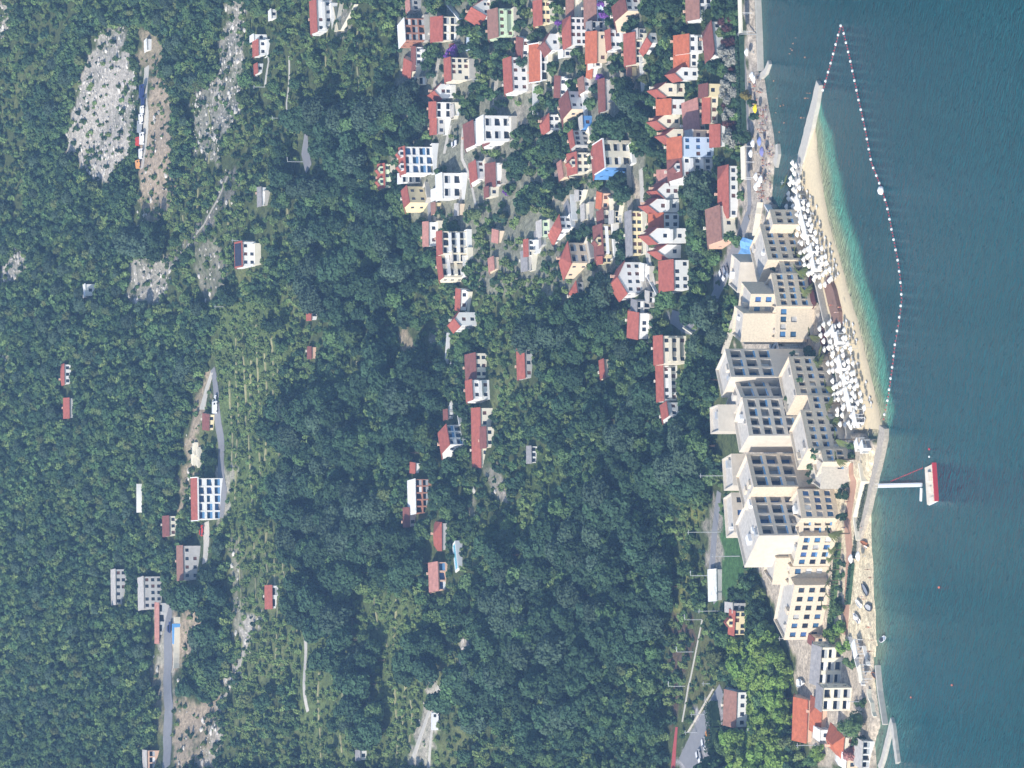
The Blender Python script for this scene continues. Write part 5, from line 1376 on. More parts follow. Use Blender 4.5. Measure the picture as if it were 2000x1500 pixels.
for X, Y, lb, m, r in [(1816, 877, 'small red buoy on the chain farthest from the red raft', RED, .38), (1816, 892, 'small pale buoy on the chain nearest the red raft', WHITE, .34), (1835, 1147, 'lone orange buoy out in the open water beyond the beached boats', BUO, .38),
                       (1860, 1338, 'lone pale orange buoy farthest out in the open water', BUO, .34), (1780, 1362, 'little orange buoy in the water off the waterside houses', BUO, .3)]:
    mb = MB(); mb.lathe([(.05, -.5 * r), (r * .8, -.3 * r), (r, .2 * r), (r * .7, .8 * r), (.06, 1.1 * r)], 9); o = mb.build('buoy', m); o.location = (*at_z(X, Y, 0), .1); tag(o, lb, 'buoy')

# red raft with its white gangway
a = Vector((*at_z(1820, 906, .6), 0)); b = Vector((*at_z(1825, 981, .6), 0)); c_ = (a + b) / 2
ya = math.atan2(a.y - b.y, a.x - b.x); L_ = (a - b).length
t = empty('floating_raft', c_, ya, 'red and white floating raft at the end of the long white gangway', 'raft')
mb = MB(); mb.box(-L_ / 2, -2.1, -.3, L_ / 2, -1.7, 1.25); mb.build('hull', RED, t)
mb = MB(); mb.box(-L_ / 2, -1.7, -.3, L_ / 2, 5.6, .28); mb.build('pontoon', WHITE, t)
mb = MB(); mb.box(-L_ / 2 + .2, -1.697, .283, L_ / 2 - .2, 5.4, .8); mb.build('deck', mat('pale_deck', (.68, .6, .48)), t)
for i in range(7):
    mb = MB(); mb.box(-L_ / 2 + .9 + i * (L_ - 2.2) / 6, -1.65, .803, -L_ / 2 + 1.2 + i * (L_ - 2.2) / 6, -1.35, 1.2); mb.build('bollard', RED, t)
for q in ((.6, .3, .85, 3.2, 2.4, 1.8), (-2.4, .6, .85, -.8, 2.2, 1.3), (-L_ / 2 + .2, -.4, .85, -L_ / 2 + 1.6, 2.2, 1.2)):
    mb = MB(); mb.box(*q); mb.build('equipment_box', mat('cream_box', (.72, .66, .55)), t)
t = empty('gangway', (0, 0, 0), 0, 'long narrow white gangway from the groyne out to the red raft', 'gangway')
p = Vector((*at_z(1715, 949, .9), .9)); q = Vector((*at_z(1800, 947, 1.0), 1.0)); d = (q - p).normalized(); n = Vector((-d.y, d.x, 0)).normalized()
mb = MB()
w2 = .55
mb.face(p + n * w2, p - n * w2, q - n * w2, q + n * w2); dn = Vector((0, 0, -.25)); mb.face(q + n * w2 + dn, q - n * w2 + dn, p - n * w2 + dn, p + n * w2 + dn)
mb.face(p - n * w2, p - n * w2 + dn, q - n * w2 + dn, q - n * w2); mb.face(q + n * w2, q + n * w2 + dn, p + n * w2 + dn, p + n * w2)
mb.build('walkway', WHITE, t)
mb = MB()
for sgn in (-1, 1):
    u0 = p + n * w2 * sgn; u1 = q + n * w2 * sgn; up = Vector((0, 0, .95))
    mb.tube(u0 + up, u1 + up, .06, n=4)
    for i in range(14): e = u0.lerp(u1, i / 13); mb.tube(e, e + up, .04, n=4)
mb.build('handrail', WHITE, t)
p0 = at_z(1799, 956, .6); p1 = at_z(1797, 980, .6)
slab_path('float_ramp', [(1798, 953, .5), (1797, 979, .5)], .1, .5, WHITE, 'short white floating ramp beside the raft', 'ramp')
mb = MB(); A = Vector((*at_z(1740, 940, .1), .1)); B = Vector((*at_z(1802, 914, .3), .3)); mb.tube(A, B, .04, n=4)
for i in range(22): e = A.lerp(B, i / 21); mb.tube(e + Vector((-.2, 0, 0)), e + Vector((.2, 0, 0)), .09, n=6)
tag(mb.build('mooring_line', RED), 'thin red mooring line running slantwise to the raft', 'rope')


# boats
def boat(X, Y, rz, L, Wd, label, hull, inner, z=None, cabin=None, name='boat', group=None):
    p = ground(X, Y) if z is None else Vector((*at_z(X, Y, z), z))
    t = empty(name, p, rz, label, 'boat', group)
    mb = MB(); st = 9; rows = []
    for i in range(st):
        u = i / (st - 1); xx = -L / 2 + L * u; wv = Wd / 2 * (1 - max(0, (u - .45) / .55) ** 2.2) * (.86 + .14 * min(1, u * 3)); sh = .62 + .22 * u ** 2
        wv = max(wv, .03)
        rows.append([(xx, -wv, sh), (xx, -wv * .72, .18), (xx, 0, .0), (xx, wv * .72, .18), (xx, wv, sh)])
    for a, b in zip(rows, rows[1:]):
        for k in range(4): mb.face(a[k], b[k], b[k + 1], a[k + 1])
    mb.face(*rows[0])
    mb.build('hull', hull, t)
    mb = MB()
    for a, b in zip(rows, rows[1:]):
        mb.face((a[0][0], a[0][1] * .86, a[0][2] - .14), (b[0][0], b[0][1] * .86, b[0][2] - .14), (b[4][0], b[4][1] * .86, b[4][2] - .14), (a[4][0], a[4][1] * .86, a[4][2] - .14))
    mb.build('deck', inner, t)
    mb = MB()
    for a, b in zip(rows, rows[1:]):
        for k in (0, 4): mb.tube(Vector(a[k]), Vector(b[k]), .1, n=5, cap=False)
    mb.build('gunwale', hull, t)
    mb = MB()
    for u in (-.22, .08): mb.box(L * u - .15, -Wd * .36, .42, L * u + .15, Wd * .36, .56)
    mb.build('thwart', inner if cabin is None else hull, t)
    if cabin:
        mb = MB(); mb.box(-L * .12, -Wd * .3, .5, L * .2, Wd * .3, 1.25); mb.build('cabin', cabin, t)
        mb = MB(); mb.box(L * .2 + .003, -Wd * .27, .8, L * .2 + .05, Wd * .27, 1.15); mb.build('windscreen', GLASS, t)
    return t


DGREY = mat('dark_grey_rubber', (.06, .065, .075), rough=.6); WOODB = mat('varnished_wood', (.4, .15, .06), rough=.5)
boat(1727, 1249, 1.9, 3.8, 1.5, 'small white motor boat afloat off the lower beach', WHITE, mat('blue_tarp', (.1, .2, .35)), z=0, cabin=DGREY)
boat(1692, 1150, 1.0, 5.2, 2.0, 'dark grey inflatable boat beached beside the white cafe umbrellas', DGREY, mat('mid_grey', (.25, .27, .3)))
boat(1698, 1186, 1.45, 4.8, 1.9, 'dark grey inflatable boat beached lower down the shore with a pale bench', DGREY, mat('pale_bench', (.5, .5, .5)))
boat(1676, 1206, 1.1, 4.6, 1.8, 'white boat with its bow raised, standing at the low end of the promenade', WHITE, mat('brown_cover', (.12, .08, .06)), cabin=WHITE)
boat(1680, 1178, 1.2, 4.2, 1.6, 'white dinghy standing behind the two grey inflatables', WHITE, mat('cream_seat', (.7, .65, .55)))
boat(1690, 1060, 1.45, 4.0, 1.0, 'varnished brown rowing boat lying on the sand by the clipped hedge', WOODB, WOODB, name='rowing_boat')
boat(1694, 1068, 1.4, 3.2, .8, 'small pale canoe lying against the brown rowing boat', mat('pale_orange', (.7, .5, .3)), WHITE, name='canoe')
boat(1566, 1334, -1.5, 6.2, 2.4, 'large white cabin boat parked on its trailer in the lane behind the waterside houses', WHITE, WHITE, cabin=WHITE)
boat(1711, 1318, 1.3, 3.6, 1.4, 'small brown boat moored at the quay below the grey roofed house', WOODB, DGREY, z=0)


# cars
def car(X, Y, rz, m, label, L=4.2, W=1.75, Hh=1.45, name='parked_car', cat='car', van=False, lift=.25):
    p = ground(X, Y); p.z += lift - .02
    t = empty(name, p, rz - 1.5708, label, cat)
    pr = [(-L / 2, .35), (L / 2, .35), (L / 2, .75), (L * .27, .9), (-L / 2, .95)] if not van else [(-L / 2, .35), (L / 2, .35), (L / 2, 1.0), (L * .42, Hh), (-L / 2, Hh)]
    def extr(pr, w, nm, mt):
        mb = MB(); n = len(pr)
        mb.face(*[(a, -w, b) for a, b in pr]); mb.face(*[(a, w, b) for a, b in pr][::-1])
        for i in range(n):
            j = (i + 1) % n; mb.face((pr[i][0], w, pr[i][1]), (pr[j][0], w, pr[j][1]), (pr[j][0], -w, pr[j][1]), (pr[i][0], -w, pr[i][1]))
        return mb.build(nm, mt, t)
    extr(pr, W / 2, 'body', m)
    if not van:
        extr([(-L * .46, .94), (L * .2, .9), (L * .06, Hh - .06), (-L * .36, Hh - .06)], W / 2 - .1, 'window', GLASS)
        extr([(-L * .38, Hh - .058), (L * .08, Hh - .058), (L * .05, Hh), (-L * .35, Hh)], W / 2 - .12, 'roof', m)
    else:
        mb = MB(); mb.box(L * .2, -W / 2 - .01, 1.15, L * .36, W / 2 + .01, Hh - .25); mb.build('window', GLASS, t)
    for a in (-L * .31, L * .31):
        for b in (-W / 2, W / 2):
            mb = MB(); mb.tube((a, b - .1, .33), (a, b + .1, .33), .33, n=10); mb.build('wheel', DGREY, t)
    return t


CW_ = mat('white_car_paint', (.78, .78, .78), rough=.35, var=.02, spec=.5); COR = mat('orange_car_paint', (.65, .28, .06), rough=.35, var=.02, spec=.5); CBL = mat('dark_blue_paint', (.03, .05, .16), rough=.4, spec=.5); CSI = mat('silver_paint', (.5, .52, .55), rough=.35, metal=.4); CRE = mat('red_paint', (.55, .06, .04), rough=.4)
car(1389, 1437, -1.2, COR, 'orange car in the car park beside the dark bushes')
car(1381, 1453, -1.1, CW_, 'white car parked between the orange car and another white car')
car(1370, 1477, -1.1, CW_, 'white car at the bottom of the car park')
car(1416, 536, -.9, CW_, 'white car on the sloping road by the blue tarpaulin')
car(1424, 530, -.9, CSI, 'silver car on the sloping road by the blue tarpaulin')
car(424, 782, 1.5, CW_, 'white car on the grey upper road near the fork', lift=.2)
car(426, 795, 1.5, CW_, 'white van on the grey upper road', L=4.8, Hh=2.0, van=True, name='van', cat='van')
car(892, 281, .2, CW_, 'white car parked under the tree by the white gabled house')
car(895, 1408, 1.4, CW_, 'white van parked among bushes at the end of the pale track', L=5, Hh=2.1, van=True, name='van', cat='van') if False else None
car(858, 1407, 1.5, CW_, 'long white van parked beside the pale farm track', L=6.5, W=2.2, Hh=2.4, van=True, name='van', cat='van')
car(283, 178, 1.55, CBL, 'dark blue lorry standing on the track below the rockfall', L=5.6, W=2.2, Hh=2.0, van=True, name='lorry', cat='lorry')
car(284, 200, 1.55, CBL, 'dark blue trailer behind the lorry below the rockfall', L=4, W=2.0, Hh=1.5, van=True, name='trailer', cat='trailer')
car(283, 216, 1.5, CW_, 'white van nearest the dark blue trailer on the rocky track', L=4, W=1.8, Hh=1.7, van=True, name='van', cat='van')
car(281, 232, 1.5, CW_, 'white lorry in the middle of the row on the rocky track', L=4.2, W=1.9, Hh=1.8, van=True, name='lorry', cat='lorry')
car(279, 247, 1.5, CSI, 'silver van in the row on the rocky track', L=5, W=2.0, Hh=2.0, van=True, name='van', cat='van')
car(283, 270, 1.5, CW_, 'white pick-up beside the red container on the rocky track', L=5, W=2.0, Hh=1.9, van=True, name='van', cat='van')
car(280, 300, 1.5, CW_, 'last white van at the lower end of the row on the rocky track', L=4.2, W=1.8, Hh=1.6, van=True, name='van', cat='van')
car(274, 276, 1.5, CRE, 'red container lorry on the rocky track', L=3.6, W=2, Hh=1.7, van=True, name='lorry', cat='lorry')
car(275, 321, 1.6, mat('orange_digger', (.75, .35, .12)), 'orange digger at the lower end of the rocky track', L=3.6, W=2, Hh=1.9, van=True, name='digger', cat='digger')
car(398, 1036, 1.5, CRE, 'red car by the glass fronted guest house')
car(335, 1225, 1.5, CBL, 'dark car on the road below the concrete block', lift=.2)


# lamp posts and electricity poles: (base X, top X, Y, arm)
for X, X2, Y, arm, lb in [(1407, 1342, 1039, 0, 'tall pale floodlight pole at the edge of the sports pitch'), (1427, 1366, 929, 0, 'tall pale pole between the hotel roof and the forest'), (1455, 1390, 1086, 0, 'tall pale floodlight pole standing on the pitch'),
                          (1384, 1349, 1124, 1, 'lamp post with a short arm beside the long ribbed canopy'), (1420, 1363, 1193, 0, 'pale pole crossing in front of the yellow villa'), (1370, 1338, 1210, 1, 'lamp post at the upper end of the white footpath'),
                          (1354, 1322, 1273, 1, 'lamp post with a short arm halfway along the white footpath'), (1338, 1306, 1340, 1, 'lamp post with a short arm low on the white footpath'), (1394, 1371, 1335, 0, 'short pale pole in the rough meadow'), (1380, 1348, 1395, 0, 'pale pole at the top corner of the car park'),
                          (1362, 1336, 1430, 0, 'pale pole on the wall beside the car park'), (1491, 1462, 1432, 1, 'lamp post with a bird-like arm in the bright grove'), (1490, 1478, 1340, 1, 'forked white lamp head above the bright grove'), (1545, 1520, 1247, 0, 'pole with cross arms at the end of the sunny hotel wing'),
                          (570, 530, 231, 0, 'tall pole crossing the concrete paths'), (592, 562, 316, 1, 'street lamp at the bend of the grey road'), (558, 534, 321, 0, 'wooden pole above the bend of the grey road'), (516, 494, 170, 0, 'pole at the end of the concrete path'), (494, 452, 470, 0, 'pole over the solar house'),
                          (957, 937, 65, 0, 'short white pole in the gardens by the gabled house'), (952, 922, 156, 0, 'slim pole beside the long low gardens'), (905, 878, 710, 0, 'white pole in front of the faded maroon roof'), (922, 902, 858, 0, 'white pole beside the white house with blue balcony windows'), (1046, 1016, 640, 0, 'pale pole over the light green shrubs'),
                          (438, 418, 599, 0, 'pole above the vine rows'), (590, 560, 856, 0, 'pole at the lower edge of the vine rows'), (1565, 1525, 357, 0, 'mast beside the harbour palms'), (1692, 1655, 1370, 0, 'lamp post by the arched loggias'), (1600, 1555, 1455, 0, 'pole behind the vivid orange roof'), (1480, 1440, 67, 0, 'lamp post on the dark shaded promenade')]:
    p = ground(X, Y); s, de = scale_at(p); h = max(2.5, (X - X2) / (s * math.cos(de)))
    t = empty('lamp_post' if arm else 'pole', p, R.random() * .6 - .3, lb, 'lamp post' if arm else 'pole')
    mb = MB(); mb.tube((0, 0, -.5), (0, 0, h), .16, .1, n=6); mb.build('shaft', METAL, t)
    mb = MB()
    if arm: mb.tube((0, 0, h), (1.2, -.3, h + .25), .07, n=5); mb.box(.8, -.5, h + .2, 1.7, -.15, h + .38)
    else: mb.box(-.7, -.08, h - .5, .7, .08, h - .36)
    mb.build('lamp_head' if arm else 'cross_arm', METAL, t)


# palms
def palm_proto(seed):
    rs = random.Random(seed)
    mb = MB(); pts = [Vector((0, 0, -.5)), Vector((.12, 0, 2)), Vector((.2, .1, 4.2)), Vector((.15, .1, 6.0))]
    for i in range(3): mb.tube(pts[i], pts[i + 1], .24 - .03 * i, .21 - .03 * i, 7)
    tr = mb.mesh('trunk'); tr.materials.append(mat('palm_bark', (.16, .12, .08), var=.3, scale=3))
    mb = MB(); c = pts[-1]
    for k in range(44):
        a = k * 2.399; e = -.75 + 2.0 * ((k * .618) % 1); L = 2.5 + .7 * rs.random(); w = .15
        prev = None
        for s in range(6):
            u = s / 5; r = L * u * math.cos(e * (1 - .3 * u)); z = L * u * math.sin(e) - 1.2 * u * u
            q = c + Vector((math.cos(a) * r, math.sin(a) * r, z)); n = Vector((-math.sin(a), math.cos(a), 0)); ww = w * (1.4 * math.sin(math.pi * min(1, u * .85 + .12)) + .1)
            cur = (q - n * ww - Vector((0, 0, ww * .7)), q, q + n * ww - Vector((0, 0, ww * .7)))
            if prev: mb.face(prev[0], prev[1], cur[1], cur[0]); mb.face(prev[1], prev[2], cur[2], cur[1])
            prev = cur
    cr = mb.mesh('crown'); cr.materials.append(foliage('palm_foliage', (.105, .125, .04), rand=.2))
    return tr, cr


PALM = [palm_proto(i) for i in range(3)]
for X, Y, lb in [(1564, 357, 'palm tree leaning over the small harbour, the nearer one to the town beach'), (1572, 384, 'palm tree at the hotel end of the small harbour')] + \
        [(X, Y, 'palm tree in the row along the hotel front') for X, Y in [(1578, 421), (1584, 452), (1592, 497), (1598, 531), (1605, 568), (1617, 655), (1634, 692), (1632, 705), (1646, 755), (1655, 788), (1659, 823), (1670, 858), (1670, 897), (1640, 940), (1660, 1042)]] + \
        [(X, Y, 'young palm tree between the sunny cream wings and the promenade') for X, Y in [(1646, 1074), (1644, 1090), (1640, 1112), (1641, 1133), (1637, 1140), (1634, 1160), (1628, 1182)]]:
    p = ground(X, Y); tr, cr = R.choice(PALM)
    g = 'palm trees along the hotel front' if 'row' in lb else 'young palms by the promenade' if 'young' in lb else None
    t = empty('palm_tree', p, R.random() * 6, lb, 'palm', g); f = (.95 if 'young' not in lb else .62) * (.9 + .2 * R.random()); t.scale = (f, f, f)
    link('trunk', tr, t); link('crown', cr, t)

# clipped trees, shrubs and blossom
LEAFR = foliage('dark_red_foliage', (.085, .035, .035), rand=.2); LEAFG = foliage('silver_foliage', (.30, .30, .26), rand=.12); LEAFP = mat('purple_blossom', (.2, .07, .34), var=.3, scale=2); LEAFY = foliage('yellow_green_foliage', (.22, .2, .05), rand=.1); LEAFK = foliage('pink_blossom', (.42, .2, .17), rand=.1)
def shrub(X, Y, m, ht, wd, label, name='shrub', cat='shrub', seed=1, zlo=.05, group=None, n=420):
    p = ground(X, Y)
    t = empty(name, p, R.random() * 6, label, cat, group)
    link('crown', crown_mesh('crown', seed, m, ht, wd, 8, n, .32, zlo=zlo), t)
    mb = MB(); mb.tube((0, 0, -.4), (0, 0, ht * .5), .12, .06, 6); mb.build('stem', BARK, t)


k = 50
for X, Y, m, ht, wd, lb in [(1443, 100, LEAFG, 7.6, 3.4, 'silver grey tree behind the clipped hedge, the topmost of the grey ones'), (1446, 116, LEAFG, 6.4, 2.8, 'smaller silver grey tree joined to the topmost grey one'), (1446, 158, LEAFG, 7, 3.2, 'silver grey tree beside the yellow villa wing'), (1446, 184, LEAFG, 7.6, 3.4, 'silver grey tree in front of the cream villa'), (1446, 226, LEAFG, 6.6, 2.8, 'silver grey tree between two dark red shrubs'), (1450, 268, LEAFG, 7.6, 3.6, 'silver grey tree at the lower end by the round dark tree'),
                            (1440, 48, LEAFR, 6.6, 3.2, 'dark red tree by the jagged maroon bungalow'), (1441, 82, LEAFR, 6, 2.8, 'dark red tree above the topmost grey one'), (1445, 138, LEAFR, 3.8, 1.8, 'dark red shrub between grey trees near the forest'), (1442, 208, LEAFR, 5.6, 2.6, 'dark red shrub in front of the cream villa'), (1444, 246, LEAFR, 6, 2.8, 'dark red shrub above the lowest silver grey tree'),
                            (1423, 62, LEAFS, 4.6, 2.0, 'olive green clipped bush beside the red shrub'), (1468, 186, LEAFY, 4.0, 2.2, 'yellow green round tree overhanging the bathing shore'), (1478, 202, LEAFD, 3.4, 1.6, 'small dark round tree next to the yellow umbrella'), (1481, 227, LEAFD, 3.2, 1.6, 'small dark round tree lower down the bathing shore'), (1472, 268, LEAFD, 6.2, 2.5, 'large dark egg shaped tree at the bathing shore'),
                            (897, 104, LEAFP, 5.2, 2.8, 'mound of purple blossom behind the cream and light blue house'), (884, 112, LEAFP, 3.5, 1.8, 'low purple blossom climbing the cream and light blue house'), (1105, 48, LEAFP, 4.2, 2.0, 'purple blossom by the big white house'), (1186, 10, LEAFP, 3.4, 1.8, 'upper clump of the purple blossom strip below the bluish house'), (1187, 28, LEAFP, 3.2, 1.8, 'lower clump of the purple blossom strip below the bluish house'), (1180, 152, LEAFP, 3.2, 1.5, 'purple blossom by the overgrown brown roof'), (996, 374, LEAFP, 2.6, 1.4, 'small purple blossom by the dark maroon roof'), (1198, 46, LEAFP, 2.4, 1.2, 'tiny purple blossom at the foot of the beige gable'),
                            (1682, 1468, LEAFK, 5.8, 3.0, 'pinkish blossoming tree beside the vivid orange red roof'), (1690, 1415, LEAFM, 8.5, 4.6, 'big spreading tree shading the waterside orange roofed house'), (1640, 1240, LEAFB, 5.4, 2.8, 'bright green tree at the end of the promenade'), (1650, 1190, LEAFM, 4.6, 2.4, 'round green tree beside the promenade'), (1652, 1225, LEAFB, 4.2, 2.2, 'bright green bush by the low end of the promenade'),
                            (1662, 1262, LEAFB, 5.0, 2.4, 'bright green tree on the terrace of the grey roofed waterside house'), (1672, 1296, LEAFM, 4.2, 2.2, 'green tree in front of the black glazed bays'), (1690, 1372, LEAFM, 3.6, 1.6, 'small bush in front of the arched loggias'), (1688, 1450, LEAFM, 4.2, 2.2, 'green tree at the bottom of the waterside by the boathouse'), (1612, 1470, LEAFB, 5, 3.0, 'bright green tree behind the vivid orange red roof'), (1600, 1490, LEAFM, 5, 3.0, 'green tree at the bottom edge behind the vivid orange red roof'), (1650, 925, LEAFD, 4.4, 1.7, 'upper dark round tree against the rough stone hotel wall'), (1655, 945, LEAFD, 4.4, 1.7, 'middle dark round tree against the rough stone hotel wall'), (1658, 966, LEAFD, 4.6, 1.9, 'lower dark round tree by the grey hotel wing'), (1655, 1008, LEAFD, 3.6, 1.5, 'dark clipped tree in front of the grey hotel wing'),
                            (1448, 468, LEAFM, 6.0, 3.0, 'round green tree in front of the peach end wall'), (1590, 688, LEAFM, 3.6, 2.2, 'green bush in the hotel court beside the slatted roof'), (1512, 740, LEAFM, 4, 2.0, 'green bush between the framed wings and the slatted roof'), (1585, 930, LEAFD, 2.2, 1.6, 'dark bush on the hotel roof terrace'), (1515, 700, LEAFM, 5, 1.8, 'tall bush behind the slatted roof'),
                            (1030, 120, LEAFD, 4.5, 2.2, 'dark round tree between yellow house and white-edged roof'), (945, 170, LEAFD, 6, 2.6, 'dark oval tree alone beside the long low gardens'), (868, 418, LEAFD, 3.6, 1.9, 'dark ball shaped tree by the two lanes'), (1228, 455, LEAFD, 4.5, 2.0, 'dark round tree in front of the pale yellow house')]:
    k += 1
    shrub(X, Y, m, ht, wd, lb, 'tree' if ht > 4.4 else 'shrub', 'tree' if ht > 4.4 else 'shrub', k, .1 if ht > 4.4 else .03, n=900 if ht > 5 else 480)


def hedge(pts, ht, wd, label, m=LEAFD, seed=3):
    rs = np.random.RandomState(seed); V = []; Fc = []
    P = [ground(X, Y) for X, Y in pts]
    mb = MB()
    for a, b in zip(P, P[1:]):
        d = (b - a); n = Vector((-d.y, d.x, 0)).normalized() * wd * .42
        k = len(mb.v)
        for q in (a, b):
            mb.v += [tuple(q - n + Vector((0, 0, -.3))), tuple(q - n + Vector((0, 0, ht * .8))), tuple(q + n + Vector((0, 0, ht * .8))), tuple(q + n + Vector((0, 0, -.3)))]
        mb.f += [(k, k + 4, k + 5, k + 1), (k + 1, k + 5, k + 6, k + 2), (k + 2, k + 6, k + 7, k + 3), (k, k + 1, k + 2, k + 3), (k + 7, k + 6, k + 5, k + 4)]
        cnt = int(d.length * 60)
        for i in range(cnt):
            u = rs.rand(); c = a + d * u + n * (rs.rand() * 2.7 - 1.35) + Vector((0, 0, ht * (1.0 + .22 * rs.rand() if rs.rand() < .6 else rs.rand())))
            t = Vector(rs.normal(size=3)).normalized() * .38; s = Vector(rs.normal(size=3)).normalized() * .22
            mb.face(c - t, c - s, c + t, c + s)
    return tag(mb.build('hedge', m), label, 'hedge')


hedge([(1452, 70), (1454, 130), (1456, 200), (1458, 255)], 2.2, 1.6, 'long dark clipped hedge between the shrubs and the bathing shore')
hedge([(1392, 20), (1398, 70)], 3.2, 2.2, 'olive green hedge beside the jagged maroon bungalow', LEAFM)
hedge([(1696, 945), (1690, 980), (1683, 1020), (1676, 1060), (1672, 1090)], 1.0, 1.6, 'long low grey green hedge along the groyne and the sand', mat('grey_green_foliage', (.12, .14, .09), var=.3))
hedge([(1668, 1100), (1664, 1140), (1660, 1180)], 1.2, 1.2, 'low dark hedge between promenade and sand')
hedge([(1642, 1060), (1638, 1110), (1632, 1180), (1626, 1230)], 1.4, 1.4, 'low green hedge at the foot of the sunny cream wings', LEAFM)
hedge([(1398, 1372), (1404, 1420), (1400, 1470)], 3.0, 4.0, 'thick dark bushes between the car park and the white house')

# planting on the hotel terraces
tb = crown_mesh('crown', 77, LEAFM, 1.7, 1.0, 6, 260, .26, zlo=.0); tb2 = crown_mesh('crown', 78, LEAFD, 2.0, .9, 6, 260, .26, zlo=.0)
for X, Y, z in [(1590, 880, 12.8), (1588, 892, 12.8), (1580, 912, 11), (1578, 926, 11), (1582, 940, 11), (1560, 742, 13), (1548, 690, 12), (1535, 780, 13), (1545, 792, 12), (1508, 515, 11), (1510, 526, 11), (1545, 1000, 13), (1532, 1118, 13), (1545, 1060, 12.6), (1500, 668, 10), (1520, 672, 8), (1530, 690, 8)]:
    x, y = at_z(X, Y, z); t = empty('bush', (x, y, z - .9), R.random() * 6, 'small green bush planted on one of the roof terraces of the hotel', 'bush', 'bushes on the hotel roof terraces'); link('crown', R.choice((tb, tb2)), t)
    mb = MB(); mb.box(-.6, -.6, -.8, .6, .6, .3); mb.build('planter', WALL['s'], t)
for X, Y in [(1590, 470), (1596, 508), (1602, 545), (1612, 590), (1622, 640), (1640, 730), (1648, 770), (1660, 840), (1666, 872), (1668, 890), (1578, 440), (1650, 1100), (1648, 1125), (1645, 1150), (1642, 1172), (1638, 1200)]:
    p = ground(X, Y); t = empty('bush', p, R.random() * 6, 'low green bush at the foot of the hotel front', 'bush', 'bushes along the foot of the hotel'); t.scale = (1.3, 1.3, 1.2); link('crown', R.choice((tb, tb2)), t)
    mb = MB(); mb.tube((0, 0, -.3), (0, 0, .6), .08, n=5); mb.build('stem', BARK, t)

# town shore: awnings, umbrellas
def awning(pts, h, wd, label, m=None):
    P = [ground(X, Y) for X, Y in pts]; a, b = P[0], P[-1]
    t = empty('awning', (a + b) / 2, math.atan2(a.y - b.y, a.x - b.x), label, 'awning'); L = (a - b).length
    mb = MB(); mb.box(-L / 2, -wd / 2, h, L / 2, wd / 2, h + .25); mb.build('roof', m or WALL['c'], t)
    n = max(2, int(L / 4))
    for i in range(n + 1):
        for s in (-1, 1):
            mb = MB(); mb.box(-L / 2 + .2 + (L - .4) * i / n - .08, s * (wd / 2 - .2) - .08, -.3, -L / 2 + .2 + (L - .4) * i / n + .08, s * (wd / 2 - .2) + .08, h); mb.build('post', WHITE, t)


awning([(1464, -10), (1467, 64)], 3.0, 3.4, 'long cream awning roof over the dark shaded promenade')
awning([(1469, 286), (1471, 350)], 3.0, 4.0, 'cream canopy roof of the waterside cafe by the pergola')
awning([(1682, 1252), (1690, 1282)], 2.6, 3.0, 'white awning over the terrace by the quay below the hotel end', WALL['w'])
awning([(1694, 1300), (1701, 1330)], 2.6, 3.0, 'cream awning over the terrace of the grey roofed waterside house')
um1 = parasol_proto('umbrella', 'white umbrella on the crowded town bathing shore', 'white umbrellas on the town shore', FABRIC, 1.3, square=False, cat='umbrella')
first = True
for X, Y in [(1472, 102), (1482, 148), (1486, 155), (1484, 280), (1480, 300), (1490, 345), (1496, 358), (1500, 350), (1490, 365)]:
    p = ground(X, Y)
    if first: um1.location = p; first = False
    else: dup(um1, p, R.random())
for X, Y, m, r, lb in [(1489, 212, mat('yellow_canvas', (.8, .62, .02)), 1.5, 'bright yellow umbrella on the town bathing shore'), (1497, 276, mat('blue_canvas', (.2, .26, .5)), 1.5, 'pale blue umbrella on the lower town shore'), (1502, 296, mat('violet_canvas', (.2, .2, .42)), 1.6, 'violet blue umbrella next to the narrow bathing platform'), (1690, 1086, FABRIC, 1.5, 'white cafe umbrella on the sand, the nearer of two'), (1676, 1091, FABRIC, 1.4, 'white cafe umbrella beside the clipped hedge, the farther of two')]:
    u_ = parasol_proto('umbrella', lb, None, m, r, square=False, cat='umbrella'); u_.location = ground(X, Y)

